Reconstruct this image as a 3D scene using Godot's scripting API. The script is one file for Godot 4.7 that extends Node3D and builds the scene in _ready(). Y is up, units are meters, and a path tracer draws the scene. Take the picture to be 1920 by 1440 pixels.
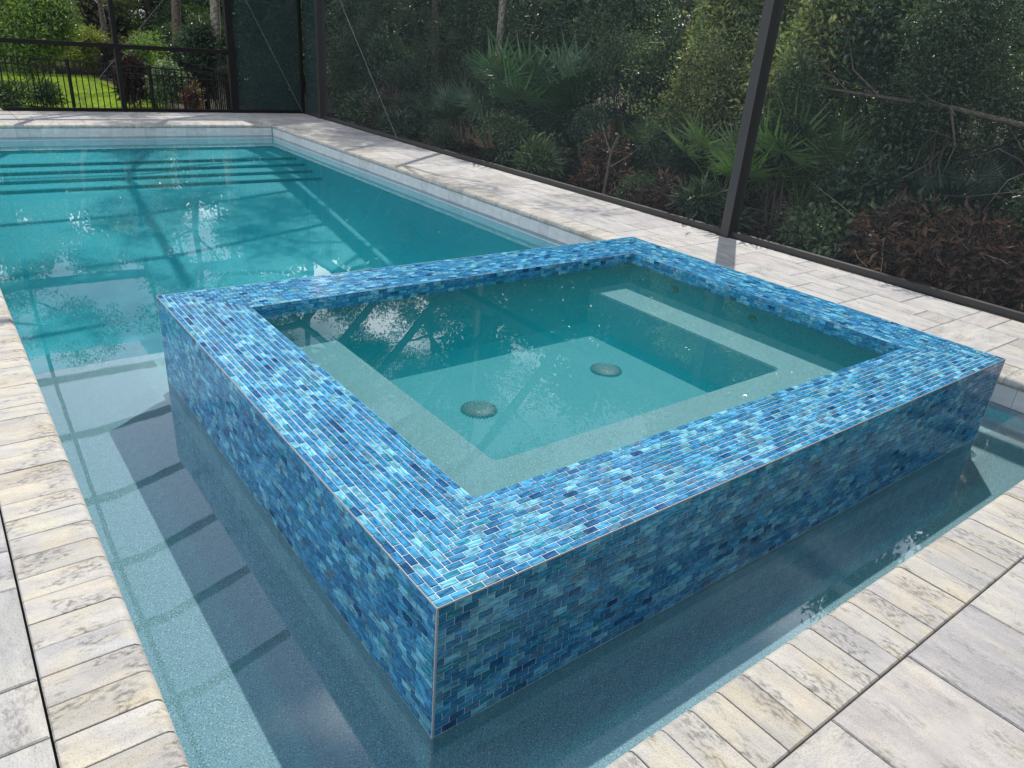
extends Node3D
# A tiled raised spa in a screened swimming pool, woods behind the screen. Origin: the spa's near corner at water level.

const W := 3.48          # spa outer size along x
const L := 2.72          # spa outer size along -z
const H := 0.47          # spa rim above the pool water
const RIM := 0.36
const P := 0.0257        # glass tile pitch (rows); a tile is two pitches long
const DECK := 0.18
const LEDGE := -0.105
const PX0 := -0.62       # pool walls
const PX1 := 4.11
const PZ0 := -12.0
const PZ1 := 0.45
const CAGE_X := 5.45
const CAGE_Z := -13.75
const EAVE := 2.65

var rng := RandomNumberGenerator.new()
var cam: Camera3D
var focal := 1385.756
var taken := {}


# ------------------------------------------------------------------ mesh building
class MB:
	var v := PackedVector3Array()
	var n := PackedVector3Array()
	var uv := PackedVector2Array()
	var c := PackedColorArray()

	func tri(a: Vector3, b: Vector3, d: Vector3, na: Vector3, nb: Vector3, nd: Vector3, ua := Vector2.ZERO, ub := Vector2.ZERO, ud := Vector2.ZERO, col := Color.WHITE) -> void:
		var flip := (b - a).cross(d - a).dot(na + nb + nd) > 0.0
		v.append(a); n.append(na); uv.append(ua); c.append(col)
		if flip:
			v.append(d); n.append(nd); uv.append(ud); c.append(col)
			v.append(b); n.append(nb); uv.append(ub); c.append(col)
		else:
			v.append(b); n.append(nb); uv.append(ub); c.append(col)
			v.append(d); n.append(nd); uv.append(ud); c.append(col)

	func flat(a: Vector3, b: Vector3, d: Vector3, hint: Vector3, col := Color.WHITE, ua := Vector2.ZERO, ub := Vector2.ZERO, ud := Vector2.ZERO) -> void:
		var nn := (b - a).cross(d - a)
		if nn.length_squared() < 1e-16:
			return
		nn = nn.normalized()
		if nn.dot(hint) < 0.0:
			nn = -nn
		tri(a, b, d, nn, nn, nn, ua, ub, ud, col)

	# corners in order round the face
	func quad(a: Vector3, b: Vector3, d: Vector3, e: Vector3, hint: Vector3, col := Color.WHITE, ua := Vector2(0, 0), ub := Vector2(1, 0), ud := Vector2(1, 1), ue := Vector2(0, 1)) -> void:
		flat(a, b, d, hint, col, ua, ub, ud)
		flat(a, d, e, hint, col, ua, ud, ue)

	func box(lo: Vector3, hi: Vector3, xf := Transform3D.IDENTITY, col := Color.WHITE) -> void:
		var p := []
		for i in 8:
			p.append(xf * Vector3(hi.x if i & 1 else lo.x, hi.y if i & 2 else lo.y, hi.z if i & 4 else lo.z))
		var b := xf.basis
		quad(p[0], p[2], p[6], p[4], -b.x, col)
		quad(p[1], p[3], p[7], p[5], b.x, col)
		quad(p[0], p[1], p[5], p[4], -b.y, col)
		quad(p[2], p[3], p[7], p[6], b.y, col)
		quad(p[0], p[1], p[3], p[2], -b.z, col)
		quad(p[4], p[5], p[7], p[6], b.z, col)

	# a box whose upper edges are chamfered; uv in metres from a random corner
	func slab(lo: Vector3, hi: Vector3, ch: float, uv0: Vector2, turn: bool, col := Color.WHITE) -> void:
		var y := hi.y
		var t := [Vector3(lo.x + ch, y, lo.z + ch), Vector3(hi.x - ch, y, lo.z + ch), Vector3(hi.x - ch, y, hi.z - ch), Vector3(lo.x + ch, y, hi.z - ch)]
		var m := [Vector3(lo.x, y - ch, lo.z), Vector3(hi.x, y - ch, lo.z), Vector3(hi.x, y - ch, hi.z), Vector3(lo.x, y - ch, hi.z)]
		var w := [Vector3(lo.x, lo.y, lo.z), Vector3(hi.x, lo.y, lo.z), Vector3(hi.x, lo.y, hi.z), Vector3(lo.x, lo.y, hi.z)]
		var f := func(q: Vector3) -> Vector2: return uv0 + (Vector2(q.z - lo.z, q.x - lo.x) if turn else Vector2(q.x - lo.x, q.z - lo.z))
		quad(t[0], t[1], t[2], t[3], Vector3.UP, col, f.call(t[0]), f.call(t[1]), f.call(t[2]), f.call(t[3]))
		var out := [Vector3(0, 0, -1), Vector3(1, 0, 0), Vector3(0, 0, 1), Vector3(-1, 0, 0)]
		for i in 4:
			var j := (i + 1) % 4
			quad(t[i], t[j], m[j], m[i], out[i] + Vector3.UP, col, f.call(t[i]), f.call(t[j]), f.call(m[j]), f.call(m[i]))
			quad(m[i], m[j], w[j], w[i], out[i], col, f.call(m[i]), f.call(m[j]), f.call(m[j]) + Vector2(0.03, 0.03), f.call(m[i]) + Vector2(0.03, 0.03))

	func tube(pts: Array, radii: Array, sides := 6, col := Color.WHITE) -> void:
		var rings := []
		var norms := []
		var along := 0.0
		var lens := []
		var side := Vector3.ZERO
		for i in pts.size():
			var d: Vector3 = (pts[mini(i + 1, pts.size() - 1)] - pts[maxi(i - 1, 0)]).normalized()
			if i == 0:
				side = d.cross(Vector3.UP if absf(d.y) < 0.9 else Vector3.RIGHT).normalized()
			else:
				side = (side - d * side.dot(d)).normalized()
				along += (pts[i] - pts[i - 1]).length()
			lens.append(along)
			var up := d.cross(side)
			var r := []
			var nr := []
			for k in sides + 1:
				var a := TAU * k / sides
				var o := side * cos(a) + up * sin(a)
				r.append(pts[i] + o * radii[i])
				nr.append(o)
			rings.append(r)
			norms.append(nr)
		for i in pts.size() - 1:
			for k in sides:
				var u0 := float(k) / sides
				var u1 := float(k + 1) / sides
				tri(rings[i][k], rings[i][k + 1], rings[i + 1][k + 1], norms[i][k], norms[i][k + 1], norms[i + 1][k + 1], Vector2(u0, lens[i]), Vector2(u1, lens[i]), Vector2(u1, lens[i + 1]), col)
				tri(rings[i][k], rings[i + 1][k + 1], rings[i + 1][k], norms[i][k], norms[i + 1][k + 1], norms[i + 1][k], Vector2(u0, lens[i]), Vector2(u1, lens[i + 1]), Vector2(u0, lens[i + 1]), col)
		var last: int = pts.size() - 1
		var dir: Vector3 = (pts[last] - pts[last - 1]).normalized()
		for k in sides:
			flat(pts[last], rings[last][k], rings[last][k + 1], dir, col)

	# a leaf: two triangles folded along the midrib
	func leaf(base: Vector3, dir: Vector3, up: Vector3, length: float, width: float, col := Color.WHITE, fold := 0.25) -> void:
		var s := dir.cross(up).normalized()
		var nn := s.cross(dir).normalized()
		var mid := base + dir * length * 0.45
		var tip := base + dir * length - nn * length * 0.12
		var l := mid + s * width * 0.5 + nn * width * fold
		var r := mid - s * width * 0.5 + nn * width * fold
		flat(base, l, tip, nn, col)
		flat(base, tip, r, nn, col)

	func mesh() -> ArrayMesh:
		var m := ArrayMesh.new()
		if v.is_empty():
			return m
		var a := []
		a.resize(Mesh.ARRAY_MAX)
		a[Mesh.ARRAY_VERTEX] = v
		a[Mesh.ARRAY_NORMAL] = n
		a[Mesh.ARRAY_TEX_UV] = uv
		a[Mesh.ARRAY_COLOR] = c
		m.add_surface_from_arrays(Mesh.PRIMITIVE_TRIANGLES, a)
		return m

	# append another builder's triangles, moved
	func add(o: MB, xf: Transform3D) -> void:
		for i in o.v.size():
			v.append(xf * o.v[i])
			n.append(xf.basis * o.n[i])
			uv.append(o.uv[i])
			c.append(o.c[i])


# ------------------------------------------------------------------ naming
func numbered(called: String) -> String:
	if not taken.has(called):
		taken[called] = 0
		return called
	taken[called] += 1
	return "%s_%03d" % [called, taken[called]]


func tag(o: Node3D, label: String, category := "", group := "", kind := "") -> Node3D:
	if label != "":
		o.set_meta("label", label)
	if category != "":
		o.set_meta("category", category)
	if group != "":
		o.set_meta("group", group)
	if kind != "":
		o.set_meta("kind", kind)
	return o


func thing(called: String, label: String, category: String, at := Vector3.ZERO, turn := 0.0, group := "") -> Node3D:
	var o := Node3D.new()
	o.name = numbered(called)
	add_child(o)
	o.position = at
	o.rotation.y = turn
	tag(o, label, category, group)
	return o


func structure(called: String, label: String) -> Node3D:
	var o := Node3D.new()
	o.name = numbered(called)
	add_child(o)
	return tag(o, label, "", "", "structure")


# commit a mesh as one named node; under the root when no parent is given
func put(called: String, m: Mesh, mat: Material, parent: Node3D = null, xf := Transform3D.IDENTITY) -> MeshInstance3D:
	var o := MeshInstance3D.new()
	o.mesh = m
	o.material_override = mat
	o.transform = xf
	if parent == null:
		o.name = numbered(called)
		add_child(o)
	else:
		var k: int = parent.get_meta("_n_" + called, 0)
		o.name = called if k == 0 else "%s_%03d" % [called, k]
		parent.set_meta("_n_" + called, k + 1)
		parent.add_child(o)
	return o


func many(called: String, m: Mesh, mat: Material, buf: PackedFloat32Array, parent: Node3D = null) -> MultiMeshInstance3D:
	var mm := MultiMesh.new()
	mm.transform_format = MultiMesh.TRANSFORM_3D
	mm.use_colors = true
	mm.mesh = m
	mm.instance_count = buf.size() / 16
	mm.buffer = buf
	var o := MultiMeshInstance3D.new()
	o.multimesh = mm
	o.material_override = mat
	o.name = called if parent else numbered(called)
	(parent if parent else self).add_child(o, true)
	o.set_meta("kind", "stuff")
	return o


func push(buf: PackedFloat32Array, t: Transform3D, c: Color) -> void:
	var b := t.basis
	buf.append_array(PackedFloat32Array([b.x.x, b.y.x, b.z.x, t.origin.x, b.x.y, b.y.y, b.z.y, t.origin.y, b.x.z, b.y.z, b.z.z, t.origin.z, c.r, c.g, c.b, 1.0]))


func rnd(a: float, b: float) -> float:
	return rng.randf_range(a, b)


func rdir() -> Vector3:
	var y := rnd(-1, 1)
	var a := rnd(0, TAU)
	var r := sqrt(1.0 - y * y)
	return Vector3(r * cos(a), y, r * sin(a))


func rbasis(s: float) -> Basis:
	return Basis(Quaternion(rdir(), rnd(0, TAU))).scaled(Vector3.ONE * s)


# whether a point can be seen in the frame (with a margin), used only to pick which pieces are singled out
func in_view(q: Vector3, margin := 60.0) -> bool:
	var k := cam.transform.affine_inverse() * q
	if k.z > -0.1:
		return false
	return absf(focal * k.x / -k.z) < 960.0 + margin and absf(focal * k.y / -k.z) < 720.0 + margin


# ------------------------------------------------------------------ materials
func lin(r: float, g: float, b: float) -> Color:
	return Color(r, g, b).linear_to_srgb()


func mat(c: Color, rough := 0.8, vcol := false) -> StandardMaterial3D:
	var m := StandardMaterial3D.new()
	m.albedo_color = c.linear_to_srgb()
	m.roughness = rough
	m.vertex_color_use_as_albedo = vcol
	return m


func noise_bytes(w: int, h: int, freq: float, oct: int, sd: int, kind := FastNoiseLite.TYPE_SIMPLEX_SMOOTH) -> PackedByteArray:
	var f := FastNoiseLite.new()
	f.seed = sd
	f.noise_type = kind
	f.frequency = freq
	f.fractal_octaves = oct
	f.fractal_type = FastNoiseLite.FRACTAL_FBM if oct > 1 else FastNoiseLite.FRACTAL_NONE
	var im := f.get_seamless_image(w, h)
	im.convert(Image.FORMAT_L8)
	return im.get_data()


# the same, stretched along u by a whole factor
func streak_bytes(w: int, h: int, stretch: int, freq: float, oct: int, sd: int) -> PackedByteArray:
	var im := Image.create_from_data(w / stretch, h, false, Image.FORMAT_L8, noise_bytes(w / stretch, h, freq, oct, sd))
	im.resize(w, h, Image.INTERPOLATE_CUBIC)
	return im.get_data()


func texture(w: int, h: int, data: PackedByteArray, fmt := Image.FORMAT_RGB8) -> ImageTexture:
	return ImageTexture.create_from_image(Image.create_from_data(w, h, false, fmt, data))


func sb(x: float) -> int:
	return int(clampf(255.0 * (1.055 * pow(maxf(x, 0.0), 1.0 / 2.4) - 0.055 if x > 0.0031308 else 12.92 * x), 0, 255))


# concrete pavers: drawn-out streaks, grain, dark and rusty stains. Texture spans 1.28 m x 0.64 m.
func stone_texture(sd: int, base: Color, warm: Color, streak: float, stain: float) -> ImageTexture:
	var w := 1024
	var h := 512
	var a := streak_bytes(w, h, 4, 0.012, 4, sd)
	var a2 := streak_bytes(w, h, 2, 0.05, 4, sd + 1)
	var pore := noise_bytes(w, h, 0.22, 2, sd + 9)
	var g := noise_bytes(w, h, 0.35, 2, sd + 2)
	var big := streak_bytes(w, h, 2, 0.008, 3, sd + 3)
	var st := streak_bytes(w, h, 2, 0.010, 2, sd + 4)
	var fl := streak_bytes(w, h, 2, 0.07, 5, sd + 5)
	var d := PackedByteArray()
	d.resize(w * h * 3)
	for i in w * h:
		var s := (a[i] / 255.0 - 0.5) * 1.5 + (a2[i] / 255.0 - 0.5) * 0.7
		var k := 1.0 + streak * s + (g[i] / 255.0 - 0.5) * 0.34
		k *= 1.0 - 0.4 * clampf((pore[i] / 255.0 - 0.68) * 8.0, 0.0, 1.0)
		var t := clampf((big[i] / 255.0 - 0.42) * 3.0, 0.0, 1.0)
		var dirt := clampf((st[i] / 255.0 - 0.52) * 4.0, 0.0, 1.0) * clampf((fl[i] / 255.0 - 0.42) * 2.6 + (g[i] / 255.0 - 0.5) * 1.6, 0.0, 1.0) * stain
		k *= 1.0 - dirt
		d[i * 3] = sb((base.r * (1.0 - t) + warm.r * t) * k)
		d[i * 3 + 1] = sb((base.g * (1.0 - t) + warm.g * t) * k)
		d[i * 3 + 2] = sb((base.b * (1.0 - t) + warm.b * t) * k)
	return texture(w, h, d)


# speckled pool plaster: fine light and dark aggregate
func plaster_texture() -> ImageTexture:
	var w := 512
	var a := noise_bytes(w, w, 0.02, 3, 41)
	var b := noise_bytes(w, w, 0.13, 2, 42)
	var c := noise_bytes(w, w, 0.10, 2, 43)
	var e := noise_bytes(w, w, 0.3, 1, 44)
	var d := PackedByteArray()
	d.resize(w * w * 3)
	for i in w * w:
		var k := 0.9 + (a[i] / 255.0 - 0.5) * 0.25 + (e[i] / 255.0 - 0.5) * 0.35
		var dark := clampf((b[i] / 255.0 - 0.62) * 7.0, 0.0, 1.0)
		var light := clampf((c[i] / 255.0 - 0.66) * 7.0, 0.0, 1.0)
		var col := Color(0.70, 0.92, 1.0) * k
		col = col.lerp(Color(0.08, 0.16, 0.22), dark * 0.9).lerp(Color(1.6, 1.6, 1.6), light * 0.85)
		d[i * 3] = sb(col.r * 0.62)
		d[i * 3 + 1] = sb(col.g * 0.62)
		d[i * 3 + 2] = sb(col.b * 0.62)
	return texture(w, w, d)


func grey_texture(w: int, h: int, freq: float, oct: int, sd: int, lo: float, hi: float, stretch := 1) -> ImageTexture:
	var a := streak_bytes(w, h, stretch, freq, oct, sd) if stretch > 1 else noise_bytes(w, h, freq, oct, sd)
	var d := PackedByteArray()
	d.resize(w * h * 3)
	for i in w * h:
		var k := sb(lerpf(lo, hi, clampf((a[i] / 255.0 - 0.5) * 1.8 + 0.5, 0, 1)))
		d[i * 3] = k
		d[i * 3 + 1] = k
		d[i * 3 + 2] = k
	return texture(w, h, d)


# marbled glass: wispy light and dark streaks that multiply the tile's own colour
func glass_texture() -> ImageTexture:
	var w := 512
	var a := streak_bytes(w, w, 4, 0.03, 4, 71)
	var b := streak_bytes(w, w, 8, 0.06, 3, 72)
	var d := PackedByteArray()
	d.resize(w * w * 3)
	for i in w * w:
		var s := clampf((a[i] / 255.0 - 0.5) * 2.2 + 0.5, 0, 1)
		var t := clampf((b[i] / 255.0 - 0.55) * 4.0, 0, 1)
		var k := 0.38 + 0.5 * s + 0.25 * t
		d[i * 3] = sb(k * 0.9 + 0.1 * t)
		d[i * 3 + 1] = sb(k)
		d[i * 3 + 2] = sb(k * 0.98)
	return texture(w, w, d)


# sky of broken bright cloud over pale blue
func sky_texture() -> ImageTexture:
	var w := 1024
	var h := 512
	var f := FastNoiseLite.new()
	f.seed = 755
	f.noise_type = FastNoiseLite.TYPE_SIMPLEX_SMOOTH
	f.frequency = 0.75
	f.fractal_octaves = 5
	f.fractal_gain = 0.5
	var im := Image.create(w, h, false, Image.FORMAT_RGBAF)
	for j in h:
		var el := PI * (0.5 - (j + 0.5) / h)
		var y := sin(el)
		for i in w:
			var az := TAU * ((i + 0.5) / w - 0.5)
			var dir := Vector3(sin(az) * cos(el), y, -cos(az) * cos(el))
			var zen := maxf(y, 0.0)
			var blue := Color(1.35, 1.45, 1.6).lerp(Color(0.12, 0.23, 0.46), pow(zen, 0.6))
			var q := dir / (0.35 + zen) * 1.1
			var c := clampf((f.get_noise_3d(q.x, q.y * 0.5, q.z) + 0.04) * 3.2, 0.0, 1.0)
			c = c * c * (3.0 - 2.0 * c)
			var cl := Color(5.0, 5.08, 5.2) * (0.75 + 0.5 * f.get_noise_3d(q.x * 2.1 + 9.0, 3.0, q.z * 2.1))
			var o := blue.lerp(cl, c)
			if y < 0.0:
				o = Color(0.12, 0.14, 0.12)
			im.set_pixel(i, j, Color(o.r, o.g, o.b, 1.0))
	return ImageTexture.create_from_image(im)


var M := {}


func make_materials() -> void:
	var s := 1.0 / 1.28
	var stone := func(t: Texture2D) -> StandardMaterial3D:
		var m := mat(Color(1, 1, 1), 0.75, true)
		m.albedo_texture = t
		m.uv1_scale = Vector3(s, s * 2.0, 1)
		m.heightmap_enabled = true
		m.heightmap_texture = M.grain
		m.heightmap_scale = 0.10
		return m
	M.grain = grey_texture(512, 512, 0.12, 4, 5, 0.0, 1.0)
	M.paver = stone.call(stone_texture(100, Color(0.375, 0.372, 0.378), Color(0.425, 0.415, 0.395), 0.20, 0.42))
	M.coping = stone.call(stone_texture(200, Color(0.385, 0.378, 0.368), Color(0.435, 0.405, 0.345), 0.22, 0.62))
	M.sand = mat(Color(0.05, 0.047, 0.042), 0.95)

	M.plaster = mat(Color(0.36, 0.56, 0.62), 0.7)
	M.plaster.albedo_texture = plaster_texture()
	M.plaster.uv1_triplanar = true
	M.plaster.uv1_world_triplanar = true
	M.plaster.uv1_scale = Vector3.ONE * 2.2
	M.plaster_deep = M.plaster.duplicate()
	M.plaster_deep.albedo_color = Color(0.06, 0.72, 0.82).linear_to_srgb()  # the water's blue-green absorption is put into this plaster colour
	M.band = M.plaster.duplicate()
	M.band.albedo_color = Color(0.30, 0.42, 0.50).linear_to_srgb()
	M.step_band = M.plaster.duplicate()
	M.step_band.albedo_color = Color(0.04, 0.26, 0.31).linear_to_srgb()  # risers darker than the treads: their shade is put into the colour
	M.bench = M.plaster.duplicate()
	M.bench.albedo_color = Color(0.19, 0.42, 0.44).linear_to_srgb()
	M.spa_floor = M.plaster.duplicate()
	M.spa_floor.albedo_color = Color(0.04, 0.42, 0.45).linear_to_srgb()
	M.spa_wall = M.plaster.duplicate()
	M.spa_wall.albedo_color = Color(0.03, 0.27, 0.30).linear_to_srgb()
	M.wall_tile = mat(Color(0.52, 0.54, 0.56), 0.35, true)
	M.wall_tile.albedo_texture = grey_texture(256, 256, 0.03, 4, 17, 0.86, 1.0, 2)
	M.grout = mat(Color(0.58, 0.64, 0.68), 0.85)
	M.trim = mat(Color(0.34, 0.36, 0.38), 0.5)

	M.glass = mat(Color(1, 1, 1), 0.10, true)
	M.glass.albedo_texture = glass_texture()
	M.glass.metallic_specular = 0.5

	M.water = mat(Color(0.02, 0.25, 0.28), 0.0)
	M.water.albedo_color.a = 0.02
	M.water.transparency = BaseMaterial3D.TRANSPARENCY_ALPHA
	var wn := FastNoiseLite.new()
	wn.seed = 3
	wn.frequency = 0.018
	wn.fractal_octaves = 2
	var wi := wn.get_seamless_image(512, 512)
	wi.convert(Image.FORMAT_L8)
	wi.bump_map_to_normal_map(1.0)
	M.water.normal_enabled = true
	M.water.normal_texture = ImageTexture.create_from_image(wi)
	M.water.normal_scale = 0.015
	M.water.uv1_triplanar = true
	M.water.uv1_world_triplanar = true
	M.water.uv1_scale = Vector3.ONE * 0.6

	M.bronze = mat(Color(0.050, 0.050, 0.052), 0.42)
	M.bronze.metallic = 0.3
	M.fence = mat(Color(0.006, 0.006, 0.007), 0.5)
	M.fence.metallic_specular = 0.25
	M.black_frame = mat(Color(0.010, 0.010, 0.011), 0.5)
	M.black_frame.metallic_specular = 0.3
	M.screen = mat(Color(0.062, 0.082, 0.090), 0.9)
	M.screen.transparency = BaseMaterial3D.TRANSPARENCY_ALPHA
	M.screen.albedo_color.a = 0.17
	M.screen_far = M.screen.duplicate()
	M.screen_far.albedo_color.a = 0.07
	M.screen_dense = mat(Color(0.008, 0.028, 0.030), 0.9)
	M.screen_dense.transparency = BaseMaterial3D.TRANSPARENCY_ALPHA
	M.screen_dense.albedo_color.a = 0.80
	M.cable = mat(Color(0.22, 0.23, 0.24), 0.5)

	M.soil = mat(Color(0.055, 0.042, 0.03), 0.95)
	M.soil.albedo_texture = grey_texture(512, 512, 0.05, 5, 31, 0.4, 1.0)
	M.soil.uv1_triplanar = true
	M.soil.uv1_world_triplanar = true
	M.soil.uv1_scale = Vector3.ONE * 0.7
	M.lawn = mat(Color(0.30, 0.43, 0.05), 0.9)
	M.lawn.albedo_texture = grey_texture(512, 512, 0.06, 5, 33, 0.5, 1.0)
	M.lawn.uv1_triplanar = true
	M.lawn.uv1_world_triplanar = true
	M.lawn.uv1_scale = Vector3.ONE * 0.35

	M.leaf = mat(Color(1, 1, 1), 0.38, true)
	M.leaf.backlight_enabled = true
	M.leaf.backlight = Color(0.75, 0.8, 0.45)
	M.dry = mat(Color(1, 1, 1), 0.7, true)
	M.dry.backlight_enabled = true
	M.dry.backlight = Color(0.3, 0.25, 0.2)
	M.bark = mat(Color(0.15, 0.125, 0.10), 0.9)
	M.bark.albedo_texture = grey_texture(256, 256, 0.05, 4, 51, 0.35, 1.0, 2)
	M.bark.uv1_scale = Vector3(1, 1.2, 1)
	M.bark_pale = mat(Color(0.34, 0.31, 0.27), 0.9)
	M.bark_pale.albedo_texture = M.bark.albedo_texture
	M.bark_dark = mat(Color(0.07, 0.06, 0.05), 0.9)
	M.bark_dark.albedo_texture = M.bark.albedo_texture
	M.drain = mat(Color(0.012, 0.030, 0.028), 0.5)
	M.drain_light = mat(Color(0.05, 0.11, 0.10), 0.5)


# ------------------------------------------------------------------ main
func _ready() -> void:
	rng.seed = 20240
	cam = Camera3D.new()
	cam.name = "camera"
	var yaw := Basis(Vector3.UP, CAM_YAW)
	cam.transform = Transform3D(yaw * Basis(Vector3.RIGHT, CAM_PITCH) * Basis(Vector3.BACK, CAM_ROLL), CAM_AT)
	cam.keep_aspect = Camera3D.KEEP_HEIGHT
	cam.fov = rad_to_deg(2.0 * atan(720.0 / focal))
	cam.near = 0.05
	cam.far = 600.0
	add_child(cam)
	cam.current = true

	var env := Environment.new()
	env.background_mode = Environment.BG_SKY
	var sky := Sky.new()
	var pan := PanoramaSkyMaterial.new()
	pan.panorama = sky_texture()
	sky.sky_material = pan
	env.sky = sky
	env.background_energy_multiplier = 0.64
	env.tonemap_mode = Environment.TONE_MAPPER_LINEAR
	env.tonemap_exposure = 1.14
	env.sdfgi_enabled = true
	env.ssao_enabled = true
	env.ssil_enabled = true
	env.volumetric_fog_enabled = true
	env.volumetric_fog_density = 0.0
	var we := WorldEnvironment.new()
	we.name = "environment"
	we.environment = env
	add_child(we)

	var sun := DirectionalLight3D.new()
	sun.name = "sun"
	sun.light_color = Color(1.0, 0.97, 0.92)
	sun.light_energy = 1.6
	sun.light_angular_distance = 0.6
	sun.shadow_enabled = true
	sun.look_at_from_position(SUN_DIR * 50.0, Vector3.ZERO, Vector3.UP)
	add_child(sun)

	make_materials()
	build_ground()
	build_pool()
	build_deck()
	build_house()
	build_spa()
	build_water()
	build_cage()
	build_fence()
	build_plants()
	for o in find_children("*", "Node3D", true, false):
		for k in o.get_meta_list():
			if str(k).begins_with("_n_"):
				o.remove_meta(k)


const CAM_AT := Vector3(-0.8061, 1.7859, 1.2238)
const CAM_YAW := -0.6807
const CAM_PITCH := -0.4329
const CAM_ROLL := 0.0802
const SUN_DIR := Vector3(0.35, 0.575, -0.26)


# ------------------------------------------------------------------ ground
func ground_h(x: float, z: float) -> float:
	var back := clampf((-14.0 - z) / 5.0, 0.0, 1.0)
	var h := lerpf(0.06, -0.48, back * back * (3.0 - 2.0 * back))
	h += clampf((x - 6.5) / 12.0, 0.0, 1.0) * 0.5
	if z < -30.0:
		h += clampf((-30.0 - z) / 40.0, 0.0, 1.0) * 1.2
	return h


func sheet(xs: Array, zs: Array, lift: float, skip: Callable) -> MB:
	var b := MB.new()
	for i in xs.size() - 1:
		for j in zs.size() - 1:
			var cx: float = (xs[i] + xs[i + 1]) * 0.5
			var cz: float = (zs[j] + zs[j + 1]) * 0.5
			if skip.call(cx, cz):
				continue
			var p := []
			for q in [[i, j], [i + 1, j], [i + 1, j + 1], [i, j + 1]]:
				var x: float = xs[q[0]]
				var z: float = zs[q[1]]
				p.append(Vector3(x, ground_h(x, z) + lift, z))
			b.quad(p[0], p[1], p[2], p[3], Vector3.UP)
	return b


func build_ground() -> void:
	var xs := [-400.0, -120.0, -60.0, -30.0, -15.0, -8.0, -4.2, 0.4, 5.5, 6.5, 8.0, 10.0, 13.0, 18.0, 30.0, 60.0, 120.0, 400.0]
	var zs := [-500.0, -200.0, -90.0, -60.0, -45.0, -38.0, -34.0, -30.0, -26.0, -22.0, -19.0, -18.0, -17.0, -16.0, -15.0, -14.4, -13.8, 3.6, 8.0, 20.0, 60.0, 300.0]
	var inside := func(x: float, z: float) -> bool: return x > -4.2 and x < 5.5 and z > -13.8 and z < 3.6
	var g := put("ground", sheet(xs, zs, 0.0, inside).mesh(), M.soil)
	tag(g, "brown leaf-littered ground round the pool and under the woods", "", "", "structure")
	var lx := [-40.0, -20.0, -8.0, -2.0, 1.0, 2.5, 4.0, 4.6]
	var lz := [-31.0, -30.0, -26.0, -22.0, -19.0, -18.0, -17.0, -16.0]
	var lw := put("lawn", sheet(lx, lz, 0.012, func(_x: float, _z: float) -> bool: return false).mesh(), M.lawn)
	tag(lw, "mown green lawn beyond the picket fence", "", "", "structure")


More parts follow.
